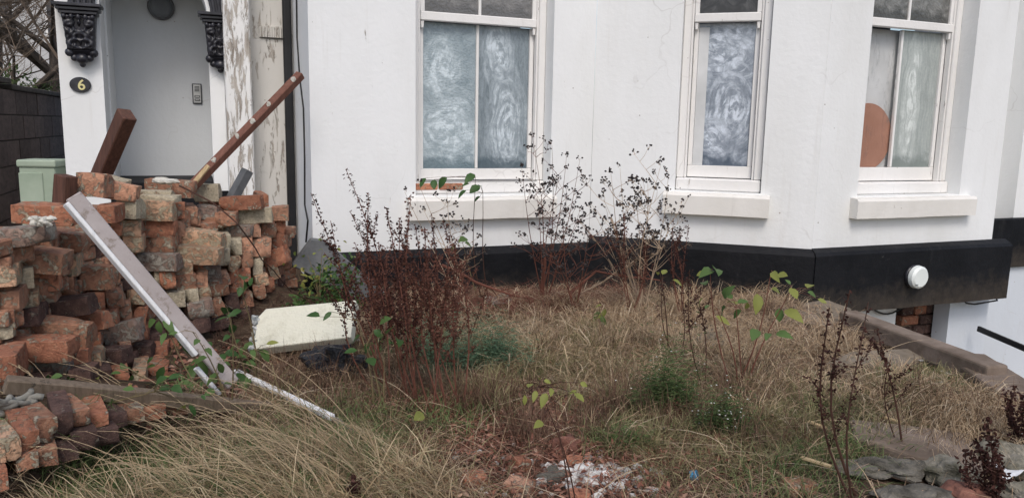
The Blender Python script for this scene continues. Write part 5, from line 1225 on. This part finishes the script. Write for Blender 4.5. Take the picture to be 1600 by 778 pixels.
# seed-headed grass stalks at the lower left: countable ones, each an object of its own
r = random.Random(77); GRS = 'tall seeding grass stalks at the lower left'
for k in range(120):
    px = r.uniform(110, 600); py = r.uniform(690, 800)
    g = PG(px, min(py, 800)) if py < 800 else PG(px, 800); L = r.uniform(.32, .62); a = math.pi+r.gauss(-.12, .28); el = r.uniform(.5, .95)
    d0 = Vector((math.cos(a)*math.cos(el), math.sin(a)*math.cos(el), math.sin(el))); pts = []; q = g.copy(); dd = d0.copy(); n = 9
    for i_ in range(n+1): pts.append(q.copy()); dd = (dd+Vector((0, 0, -.055*(1+i_*.20)))).normalized(); q = q+dd*L/n
    b = MB(); b.tube(pts, [.0016*(1-.6*t/n) for t in range(n+1)], 3, False)
    if r.random() < .75:
        for j in range(26):
            t = n*(.62+.38*j/26); i0 = min(n-1, int(t)); p = pts[i0]+(pts[i0+1]-pts[i0])*(t-i0); dz = (pts[i0+1]-pts[i0]).normalized()
            b.leaf(p, dz+Vector((r.uniform(-.4, .4), r.uniform(-.4, .4), r.uniform(-.5, .1))), (0, 0, 1), r.uniform(.012, .024), .0032, .1)
    o = b.build('grass_stalk', M['straw_long']); tag(o, 'pale seeding grass stalk arching left over the lower left corner', 'grass stalk', GRS)

# ---- dock: rust stems with whorls of seed
def curve(A, B, r, bend=.06, n=7):
    A = Vector(A); B = Vector(B); o = Vector((r.uniform(-1, 1), r.uniform(-1, 1), 0))*bend*(B-A).length; w1 = noise.noise_vector(A*3)*.02
    return [A*(1-t)+B*t+o*math.sin(math.pi*t)+w1*math.sin(5*t) for t in [i/n for i in range(n+1)]]
def dock(gx, gy, tips, label, seed, hm='dock', smat='stem_r', dens=1.0, start=.40, group='dock plants gone to seed', sz=.0057, dspread=.16, rad_=.0036):
    r = random.Random(seed); g = PG(gx, gy); T = empty('dock_plant', g, label, 'dock plant', group)
    st = MB(); sd_ = MB()
    for (tx, ty) in tips:
        tip = PY(tx, ty, g.y+r.uniform(-dspread, dspread)); A = g+Vector((r.uniform(-.04, .04), r.uniform(-.03, .03), -.02)); pts = curve(A, tip, r, r.uniform(.05, .16)); n = len(pts)-1; L = (tip-A).length
        st.tube(pts, [rad_*(1-.65*i/n) for i in range(n+1)], 5, False)
        def whorl(P_, s0, s1, k, scale):
            m_ = len(P_)-1
            for j in range(k):
                t = m_*(s0+(s1-s0)*(j+r.random()*.5)/k); i0 = min(m_-1, int(t)); p = P_[i0]+(P_[i0+1]-P_[i0])*(t-i0)
                for q in range(r.randint(3, 6)): sd_.leaf(p+Vector((r.gauss(0, 1), r.gauss(0, 1), r.gauss(0, 1)))*.006*scale, (r.gauss(0, 1), r.gauss(0, 1), r.gauss(0, .7)), (r.gauss(0, 1), r.gauss(0, 1), r.gauss(0, 1)), sz*scale*r.uniform(1.5, 2.7), sz*scale*r.uniform(1.1, 1.7), .3)
        whorl(pts, start, 1, int(L*(40 if hm == 'dock_dark' else 50)*dens*(1-start)/.6), 1.0)
        for q in range(int(r.randint(2, 6)*dens)):
            t = r.uniform(start*.8, .85); i0 = int(t*n); p = pts[i0]; a = r.uniform(0, 6.28); ln = r.uniform(.06, .17)*min(1, L/.6)
            e = p+Vector((math.cos(a)*.6*ln, math.sin(a)*.4*ln, ln*r.uniform(.6, 1))); bp = curve(p, e, r, .1, 4); st.tube(bp, [.0018, .0016, .0013, .001, .0006], 3, False); whorl(bp, .15, 1, int(ln*90*dens), .8)
    st.build('stems', M[smat], T); tag(sd_.build('seed_head', M[hm], T), kind='stuff')
    tag(T.children[0], kind='stuff') if len(tips) > 1 else None
    return T
dock(600, 610, [(484, 302), (515, 345), (545, 330), (505, 395), (560, 400)], 'dock plant whose leftmost spikes lean far left over the grey slab', 1, 'dock_dark', sz=.0058)
dock(628, 628, [(539, 264), (575, 300), (590, 380), (610, 395)], 'dock plant with the tallest spike reaching up the white wall', 2, 'dock_dark')
dock(655, 640, [(601, 322), (622, 345), (640, 410), (566, 360)], 'dock plant left of the middle of the rust clump', 3, 'dock_dark')
dock(690, 650, [(640, 300), (662, 352), (675, 372), (700, 380)], 'dock plant in the middle of the rust clump below left window', 4)
dock(715, 640, [(690, 345), (712, 372), (735, 395), (668, 420)], 'dock plant at the right side of the rust clump', 5)
dock(662, 580, [(600, 420), (625, 425), (650, 430), (685, 430), (575, 430)], 'low rust dock in front of the plinth behind the tall ones', 6, dens=.85, start=.38, dspread=.2)
dock(620, 550, [(560, 400), (585, 405), (605, 398), (540, 420), (630, 420)], 'rust dock behind the green shrub and foam block', 7, dens=.85, start=.38)
dock(720, 560, [(700, 420), (725, 430), (745, 420), (680, 440), (760, 450)], 'rust dock nearest the twig heap', 8, dens=.85, start=.38)
dock(690, 530, [(620, 415), (655, 410), (690, 400), (720, 405), (590, 430)], 'rust dock hard against the plinth left of the twigs', 9, dens=.85, start=.35)
dock(585, 535, [(556, 380), (575, 372), (600, 385), (620, 375), (640, 385)], 'rust dock against the plinth beside the grey slab', 10, dens=.85, start=.38)
dock(660, 520, [(625, 340), (650, 350), (675, 335), (608, 350)], 'dark dock spikes standing before the sill of the left window', 16, 'dock_dark', dens=1.1)
dock(985, 500, [(960, 345), (975, 330), (1000, 345), (1010, 370)], 'rust dock tangled in the right berry bush', 11, 'dock', dens=1.0)
dock(1068, 500, [(1052, 338), (1062, 352), (1075, 348), (1048, 360)], 'small dark dock spikes against the wall below the middle window', 12, 'dock_dark', dens=.8)
dock(1056, 565, [(1035, 432)], 'thin dark dock stem with a yellow leaf at its tip, left one', 13, 'dock_dark', 'stem_d', .5, .7)
dock(1096, 610, [(1078, 420), (1085, 440)], 'dark brown dock stem standing behind the green feathery clump', 14, 'dock_dark', 'stem_d', .9, .55)
dock(1072, 575, [(1062, 455)], 'short thin dark dock stem between the two taller ones', 15, 'dock_dark', 'stem_d', .6, .6)
GD = 'tall dark docks on the right'
dock(1338, 778, [(1322, 455)], 'tallest dark dock stem on the right, full of seed at top', 20, 'dock_dark', 'stem_d', .8, .50, GD, .0062, .05, .0055)
dock(1332, 790, [(1290, 480)], 'tall dark dock stem leaning left beside the tallest one', 21, 'dock_dark', 'stem_d', .7, .5, GD, .006, .05, .005)
dock(1346, 795, [(1352, 470)], 'tall thin dark dock stem just right of the tallest one', 22, 'dock_dark', 'stem_d', .6, .55, GD, .0055, .05, .004)
dock(1402, 712, [(1372, 512)], 'dark dock stem with a dense dark spike rising from the paving slab', 23, 'dock_dark', 'stem_d', .8, .5, GD, .0062, .05, .0045)
dock(1394, 700, [(1394, 560)], 'short thin dock stem beside the dense spike on the slab', 24, 'dock_dark', 'stem_d', .5, .5, GD, .005, .04, .003)
dock(1535, 800, [(1545, 655), (1528, 690), (1556, 700), (1512, 705)], 'bushy dark purple dock before the stones in the lower right corner', 25, 'dock_dark', 'stem_d', 1.5, .15, GD, .0072)
dock(1612, 720, [(1590, 600), (1605, 610), (1578, 640), (1618, 590)], 'dark dock cut by the right edge above the stones', 26, 'dock_dark', 'stem_d', 1.4, .2, GD, .007)
dock(556, 800, [(550, 738)], 'dark dock spike poking up from the bottom edge in long straw', 27, 'dock_dark', 'stem_d', 1.6, .1, GD, .0065, .03)
dock(452, 470, [(478, 310)], 'thin wiry dock stem before the white corner by the drainpipe', 28, 'dock_dark', 'stem_d', .25, .6, sz=.004) if False else None

# ---- berry shrubs
def berry(gx, gy, tips, label, seed, main='stem_p', dens=1.0, group='bare shrubs with black berries', r0=.010, ymin=None):
    r = random.Random(seed); g = PG(gx, gy); T = empty('berry_shrub', g, label, 'shrub', group); st = MB(); be = MB()
    def umb(p, d):
        for q in range(r.randint(3, 6)):
            e = p+(d*.6+Vector((r.gauss(0, .6), r.gauss(0, .5), r.gauss(.2, .5)))).normalized()*r.uniform(.012, .032)
            st.tube([p, e], [.0009, .0006], 3, False); be.octa(e, r.uniform(.0050, .0085), 0, 1.2, (r.gauss(0, 1), r.gauss(0, 1), r.gauss(0, 1)))
            if r.random() < .5: be.octa(e+Vector((r.gauss(0, .006), 0, r.gauss(0, .008))), .0065)
    for (tx, ty) in tips:
        A = g+Vector((r.uniform(-.03, .03), r.uniform(-.03, .03), -.02)); tip = PY(tx, ty, g.y-r.uniform(.0, .22)); pts = curve(A, tip, r, .05, 9); n = 9
        st.tube(pts, [r0*.45*(1-.82*i/n) for i in range(n+1)], 5, False); umb(tip, (pts[-1]-pts[-2]).normalized())
        for q in range(int(r.randint(4, 7)*dens)):
            i0 = r.randint(3, 8); p = pts[i0]; a = r.choice((-1, 1)); ln = r.uniform(.10, .26)
            e = p+Vector((a*ln*r.uniform(.35, .9), r.uniform(-.10, .04), ln*r.uniform(.3, .8))); bp = curve(p, e, r, .10, 4); st.tube(bp, [.0022, .0019, .0015, .0012, .0009], 3, False); umb(e, (bp[-1]-bp[-2]).normalized())
            for w in range(r.randint(1, 3)):
                p2 = bp[r.randint(1, 3)]; e2 = p2+Vector((r.uniform(-.09, .09), r.uniform(-.05, .03), r.uniform(.03, .10))); st.tube([p2, (p2+e2)/2+Vector((.006, 0, 0)), e2], [.0014, .0011, .0008], 3, False); umb(e2, (e2-p2).normalized())
    tag(st.build('branches', M[main], T), kind='stuff'); tag(be.build('berries', M['berry'], T), kind='stuff'); return T, g, r
def trunk(T, g, pts_, rad_, m):
    b = MB(); b.tube([g+Vector(p) for p in pts_], rad_, 7, False); b.build('stem', M[m], T, smooth=True)
B1 = berry(845, 478, [(832, 215), (862, 225), (885, 242), (905, 250), (815, 262), (872, 280), (905, 330), (838, 300)], 'taller bare shrub with black berries left of the bay corner', 41, 'stem_r')
trunk(B1[0], B1[1], [(0, 0, -.02), (.005, 0, .12), (.02, 0, .28), (.01, -.01, .42)], [.020, .016, .011, .006], 'stem_r')
B2 = berry(1005, 492, [(966, 262), (952, 270), (1030, 258), (1042, 268), (985, 278), (1010, 285), (940, 310), (925, 330), (1048, 330), (910, 350)], 'wider bare shrub with black berries between the bay corner and middle window', 42, 'stem_p')
B3 = berry(735, 500, [(635, 300), (655, 285), (700, 300), (665, 330)], 'sparse berry stems arching left before the left window sill', 43, 'stem_p', .6)
B4 = berry(900, 490, [(880, 350), (920, 360), (860, 370), (935, 372)], 'low berry twigs before the concave bay corner', 44, 'stem_r', .8)

# ---- saplings with leaves one can tell apart: each leaf a part
def leafplant(gx, gy, stems, leaves, label, seed, lm, cat='sapling', smat='stem_g', name='sapling', dy=0.0, rad_=.004, group=None):
    """stems: [(x, y), ...] tips in the photo; leaves: (x, y, length px, material or None)"""
    r = random.Random(seed); g = PG(gx, gy); T = empty(name, g, label, cat, group); tips = []
    for s_, (tx, ty) in enumerate(stems):
        A = g+Vector((r.uniform(-.03, .03), 0, -.02)); tip = PY(tx, ty, g.y+dy+r.uniform(-.1, .1)); pts = curve(A, tip, r, .05, 6); tips.append(pts)
        b = MB(); b.tube(pts, [rad_*(1-.6*i/6) for i in range(7)], 5, False); b.build('stem', M[smat], T)
    allp = [p for P_ in tips for p in P_[2:]]
    for (lx, ly, ln, mm) in leaves:
        at_ = PY(lx, ly, g.y+dy+r.uniform(-.12, .12)); near = min(allp, key=lambda p: (p-at_).length); L = ln*g.y/1200*r.uniform(.75, 1.3)
        d = (at_-near); dist = d.length
        d = (d.normalized() if dist > .02 else Vector((r.gauss(0, 1), r.gauss(0, .5), 0)).normalized())+Vector((r.gauss(0, .35), r.gauss(-.2, .35), r.gauss(-.35, .35)))
        d.normalize(); base = at_-d*L*.5
        if dist > .02:
            b = MB(); b.tube([near, (near+base)/2+Vector((0, 0, .008)), base], [.0016, .0013, .001], 3, False); b.build('leaf_stalk', M[smat], T)
        nv = (CP-at_).normalized()*.8+Vector((r.gauss(0, .45), r.gauss(0, .3), .9)); b = MB(); b.leaf(base, d, nv, L, L*r.uniform(.42, .72), r.uniform(.0, .6)); b.build('leaf', M[mm or lm], T, smooth=True)
    return T
leafplant(1152, 612, [(1110, 425), (1205, 425), (1150, 480), (1120, 480), (1235, 455)],
 [(1108,420,30,None),(1122,418,24,None),(1095,428,18,'leaf_y'),(1100,440,20,None),(1132,458,22,None),(1145,470,20,'leaf_y'),(1160,470,22,None),(1128,485,24,None),(1150,490,28,None),(1168,480,22,'leaf_y'),(1185,472,26,'leaf_y'),(1130,500,26,'leaf_y'),(1140,462,16,None),(1208,427,20,'leaf_y'),(1222,430,18,'leaf_y'),(1215,452,20,'leaf_y'),(1240,458,24,'leaf_y'),(1232,440,14,None),(1265,446,18,'leaf_y'),(1270,458,20,None),(1285,470,20,'leaf_y'),(1180,520,30,'leaf'),(1200,522,24,None),(1222,520,28,'leaf'),(1238,488,28,'leaf_y'),(1218,492,20,None),(1105,478,16,None),(1092,470,14,'leaf_y')],
 'leafy sapling with yellow green leaves before the convex bay corner', 51, 'leaf', dy=-.05, smat='stem_r')
leafplant(1035, 560, [(1032, 430)], [(1038,425,18,'leaf_y'),(1028,426,14,'leaf_y'),(1060,440,16,None)], 'dark stem with a few bright leaves at its tip by the plinth', 52, 'leaf_y', smat='stem_d')
leafplant(890, 800, [(868, 625), (845, 600)], [(842,590,18,'leaf_y'),(828,602,20,'leaf_y'),(836,616,22,'leaf_y'),(850,622,24,'leaf_y'),(862,610,18,'leaf_y'),(820,625,16,'leaf_y'),(895,612,16,'leaf_y'),(905,620,18,'leaf_y'),(843,661,17,'leaf_y'),(912,600,14,'leaf_y'),(855,595,14,'leaf_y')], 'small sapling with yellow leaves on a thin stem, centre foreground', 53, 'leaf_y', smat='stem_d', rad_=.003)
leafplant(938, 520, [(938, 480)], [(932,490,22,'leaf'),(946,488,20,'leaf_y'),(935,478,12,'leaf_y'),(942,500,14,'leaf')], 'tiny bright green seedling in the straw before the yellowish stone', 54, 'leaf_y')
leafplant(762, 480, [(740, 275), (752, 300)], [(735,276,18,None),(728,288,20,None),(742,295,18,None),(750,290,16,None),(722,300,14,None),(745,310,14,None),(690,284,26,None),(678,288,18,None),(660,283,16,None)], 'thin dark stem with a few green leaves before the left window', 55, 'leaf_d', smat='stem_d', dy=-.15)
leafplant(742, 470, [(722, 378)], [(715,378,16,'leaf_y'),(724,374,16,'leaf'),(732,382,16,'leaf'),(708,386,12,'leaf')], 'small pale green shoot just above the plinth by the docks', 56, 'leaf')
# brambles over the foot of the board
leafplant(352, 640, [(255, 500), (300, 520), (360, 500), (330, 570), (180, 575)],
 [(235,505,24,None),(248,512,26,None),(262,505,22,None),(255,525,24,None),(270,520,20,None),(282,530,26,None),(295,545,26,'leaf_d'),(310,560,24,None),(318,575,26,None),(330,590,26,None),(300,580,22,None),(345,575,22,None),(290,600,24,None),(270,612,24,None),(255,600,22,None),(238,598,20,None),(345,605,26,'leaf'),(360,598,26,'leaf'),(328,612,22,None),(212,580,22,None),(195,572,24,None),(182,582,22,None),(170,590,18,None),(205,592,18,None),(275,625,24,'leaf_y'),(308,532,22,None),(325,545,20,None)],
 'green bramble growing over the foot of the mauve board', 57, 'leaf', 'bramble', name='bramble')
leafplant(398, 600, [(375, 430), (360, 490), (395, 520), (380, 540)],
 [(380,432,22,None),(385,445,24,None),(375,455,18,None),(392,440,16,None),(352,485,24,None),(362,492,22,None),(345,498,20,None),(370,485,18,None),(365,515,22,None),(355,525,18,None),(372,530,18,None),(385,540,18,'leaf'),(395,550,18,'leaf'),(376,548,16,'leaf'),(362,545,16,'leaf'),(405,545,22,'leaf'),(415,555,24,'leaf'),(425,535,20,'leaf_y'),(392,570,22,'leaf'),(400,588,26,'leaf'),(385,600,24,'leaf'),(410,600,24,'leaf')],
 'green bramble between the brick stack and the foam block', 58, 'leaf_d', 'bramble', name='bramble')
leafplant(590, 640, [(560, 500), (600, 560), (572, 540)], [(490,490,20,'leaf_d'),(512,492,24,'leaf_d'),(555,530,26,'leaf_d'),(570,545,24,'leaf_d'),(548,548,20,'leaf_d'),(600,500,24,'leaf'),(610,515,22,'leaf'),(590,520,20,'leaf_d'),(625,530,22,'leaf_d'),(580,565,22,'leaf_d')], 'broad leaved weed right of the foam block among dock stems', 59, 'leaf_d', 'weed', name='weed')
leafplant(655, 668, [(650, 640), (690, 645)], [(640,640,26,'leaf_d'),(632,655,24,'leaf'),(655,650,24,'leaf_y'),(690,648,26,'leaf'),(700,640,18,'leaf'),(645,665,22,'leaf')], 'green dock leaves at the foot of the rust clump', 60, 'leaf', 'weed', name='weed')
rb = random.Random(123)
leafplant(150, 625, [(90, 600), (180, 600), (240, 610)], [(rb.uniform(60, 330), rb.uniform(585, 640), rb.uniform(12, 22), rb.choice([None, 'leaf', 'leaf_y', None])) for _ in range(26)], 'bramble trailing along the timber beam at lower left', 65, 'leaf_d', 'bramble', name='bramble')
leafplant(330, 600, [(260, 560), (330, 560), (370, 580)], [(rb.uniform(225, 400), rb.uniform(530, 610), rb.uniform(12, 24), rb.choice([None, 'leaf', 'leaf_d'])) for _ in range(34)], 'dense bramble leaves where the mauve board meets the ground', 66, 'leaf', 'bramble', name='bramble')
# shrub by the corner
def bushy(cx_, cy_, Y, rx, rz, n, L, label, mats, seed, name='shrub', ry=.16, base=None):
    r = random.Random(seed); c = PY(cx_, cy_, Y); g = Vector((c.x, c.y, gz(c.x, c.y))); T = empty(name, g, label, 'shrub'); st = MB()
    for k in range(12):
        e = c+Vector((r.uniform(-rx, rx)*.8, r.uniform(-ry, ry), r.uniform(-.2, .9)*rz)); st.tube(curve(g, e, r, .1, 4), [.004, .0035, .003, .002, .001], 4, False)
    tag(st.build('stems', M['stem_g'], T), kind='stuff')
    for mi, (mm, fr_) in enumerate(mats):
        b = MB(); sub_c = [(Vector((r.uniform(-1, 1), r.uniform(-1, 1), r.uniform(-1, 1)))*.75) for _ in range(9)]
        for k in range(int(n*fr_)):
            s_ = r.choice(sub_c); v = s_+Vector((r.gauss(0, .22), r.gauss(0, .22), r.gauss(0, .22))); p = c+Vector((v.x*rx, v.y*ry, v.z*rz))
            b.leaf(p, (r.gauss(0, 1), r.gauss(-.3, 1), r.gauss(-.2, .6)), (r.gauss(0, .6), r.gauss(-.4, .6), 1), L*r.uniform(.6, 1.3), L*.55*r.uniform(.7, 1.2), .2)
        tag(b.build('foliage', M[mm], T), kind='stuff')
bushy(505, 445, 4.35, .20, .20, 620, .035, 'green leafy shrub before the grey slab and white corner', [('leaf_d', .5), ('leaf', .32), ('leaf_y', .12)], 61)
bushy(610, 540, 3.7, .16, .10, 160, .035, 'low green weeds behind the rust dock stems', [('leaf_d', .7), ('leaf', .3)], 62, 'weed_patch')
# feathery clumps
def feathery(cx_, cy_, rpx, hpx, n, m, label, seed, fl=0, L=.05):
    r = random.Random(seed); g = PG(cx_, cy_); k = g.y/1200; R0 = rpx*k; H = hpx*k*1.45; T = empty('feathery_weed', g, label, 'weed', 'feathery green weed clumps'); b = MB(); f_ = MB()
    for i_ in range(n):
        a = r.uniform(0, 6.283); rr = R0*min(1.35, abs(r.gauss(0, .62)))*(1+.45*math.sin(a*3+seed)); x0 = g.x+rr*math.cos(a); y0 = g.y+rr*.6*math.sin(a); h = H*max(.25, 1-.5*(rr/R0)**2)*r.uniform(.35, 1.2)*(1+.35*math.sin(a*2+seed*1.7))
        p = Vector((x0, y0, gz(x0, y0))); tip = p+Vector((r.gauss(0, .25)+.35*math.cos(a)*rr/R0, r.gauss(0, .25)-.1, 1)).normalized()*h
        for j in range(7):
            t = (j+1)/7; q = p+(tip-p)*t
            for s_ in (-1, 1):
                d = Vector((s_*r.uniform(.5, 1), r.gauss(0, .6), r.uniform(.1, .8))); b.leaf(q, d, (r.gauss(0, .5), r.gauss(0, .5), 1), L*.5*r.uniform(.5, 1)*(1.15-t*.6), .0042, .2)
        if i_ < fl: f_.octa(tip, .0045, 0, .5)
    tag(b.build('foliage', M[m], T), kind='stuff')
    if fl: tag(f_.build('flowers', M['chalk'], T), kind='stuff')
feathery(700, 585, 75, 60, 430, 'fern', 'blue green feathery weed clump right of the dock stems', 71)
feathery(775, 575, 62, 52, 380, 'fern', 'blue green feathery weed clump nearer the middle', 72)
feathery(1040, 650, 60, 80, 620, 'bush', 'largest dark green feathery weed in front of the dock stems', 73, 30)
feathery(1125, 680, 52, 46, 420, 'bush', 'green feathery weed with tiny white flowers, right of the largest', 74, 70)
feathery(985, 700, 40, 22, 160, 'grass', 'little bright green weed tuft above the white chips', 75)
feathery(655, 570, 34, 34, 120, 'fern', 'green feathery weed half hidden among the dock stems', 76)
feathery(1050, 665, 45, 22, 160, 'dock', 'withered brown lower growth of the feathery weed', 77)

# ---- dead branches and twig heap at the wall foot
def branch(pts, rad_, m, label, seed, tw=8, name='dead_branch', Yo=0.0, group='dead branches lying along the plinth'):
    r = random.Random(seed); P_ = [Vector(p) for p in pts]; b = MB(); sm = []
    for i_ in range(len(P_)-1):
        for t in (0, .33, .66): sm.append(P_[i_].lerp(P_[i_+1], t))
    sm.append(P_[-1]); sm = [p+noise.noise_vector(p*5)*.012 for p in sm]; n = len(sm)-1
    b.tube(sm, [rad_*(1-.6*i_/n) for i_ in range(n+1)], 6, False)
    for k in range(tw):
        i0 = r.randint(1, n-1); L = r.uniform(.08, .3); d = (sm[i0+1]-sm[i0]).normalized()+Vector((r.gauss(0, .5), r.gauss(0, .4), r.uniform(-.1, .7))); b.tube(curve(sm[i0], sm[i0]+d.normalized()*L, r, .12, 4), [.003, .0025, .002, .0014, .0008], 3, False)
    tag(b.build(name, m), label, 'branch', group)
Q = lambda x, y, Y: PY(x, y, Y)
branch([Q(690, 415, 4.7), Q(745, 442, 4.75), Q(800, 462, 4.8), Q(850, 470, 4.9)], .011, M['stem_r'], 'reddish dead branch sloping down to the right before the plinth', 81)
branch([Q(860, 478, 4.9), Q(900, 452, 4.9), Q(930, 425, 4.95), Q(985, 432, 5.0), Q(1035, 440, 5.0)], .010, M['stem_r'], 'reddish dead branch rising and bending right before the concave corner', 82, 12)
branch([Q(885, 470, 4.95), Q(940, 442, 5.0), Q(1000, 400, 5.05)], .007, M['stem_p'], 'pale thin branch slanting up before the black plinth', 83, 10)
branch([Q(955, 340, 4.9), Q(975, 400, 4.85), Q(990, 450, 4.8), Q(1030, 482, 4.7), Q(1080, 515, 4.55)], .006, M['stem_p'], 'long bleached stem bending down right over the yellowish stone', 84, 3)
branch([Q(740, 485, 4.7), Q(790, 478, 4.75), Q(850, 485, 4.8), Q(905, 480, 4.8)], .009, M['stem_r'], 'reddish branch lying flat on the twig heap', 85, 14)
branch([Q(280, 292, 3.6), Q(330, 318, 3.55), Q(370, 350, 3.5), Q(410, 405, 3.7), Q(455, 455, 4.1), Q(480, 470, 4.2)], .0045, M['stem_d'], 'thin dark bramble cane arching down over the right of the stack', 86, 4, 'bramble_cane')
branch([Q(700, 430, 4.6), Q(720, 470, 4.5), Q(745, 500, 4.4)], .004, M['stem_p'], 'pale broken stalk slanting through the rust docks', 87, 1)
d = blob(840, 480, 110, 22)+blob(960, 450, 60, 30, .5)+blob(740, 490, 60, 16, .6)
i = pick(d, 3800); x, y = jit(i); n = len(i)
blades('twig_heap', M['stem_r'], x, y, U(0, 6.283, n), U(.03, .16, n), U(.0, .14, n), U(.03, .12, n), U(.10, .32, n), U(.002, .0045, n), 'heap of thin reddish dead twigs along the foot of the plinth', 'twigs', 4)
d = blob(340, 520, 70, 26)+blob(420, 480, 50, 20)
zz = None
# dead twigs on the shaded soil between the stack and the foam block
b = MB(); r = random.Random(90)
for k in range(420):
    p = PG(r.uniform(330, 560), r.uniform(470, 580)); a = r.uniform(0, 6.28); L = r.uniform(.06, .22); e = p+Vector((math.cos(a)*L, math.sin(a)*L, r.uniform(0, .04))); b.tube([p+Vector((0, 0, .01)), (p+e)/2+Vector((0, 0, r.uniform(.01, .05))), e], [.0018, .0016, .001], 3, False)
tag(b.build('fallen_twigs', M['stem_d']), 'dark fallen twigs on the soil between the brick stack and foam block', 'twigs', kind='stuff')
b = MB()
for k in range(900):
    p = PG(r.uniform(200, 480), r.uniform(540, 640)); a = r.uniform(0, 6.28); L = r.uniform(.02, .045); b.leaf(p+Vector((0, 0, r.uniform(.0, .02))), (math.cos(a), math.sin(a), r.uniform(-.2, .4)), (r.gauss(0, .5), r.gauss(0, .5), 1), L, L*.5, .3)
tag(b.build('dead_leaves', M['litter']), 'dead leaves strewn at the foot of the stack under the board', 'dead leaves', kind='stuff')

# ---------------------------------------------------------------- tidy helper properties
for o in bpy.data.objects:
    if '_wl' in o: del o['_wl']
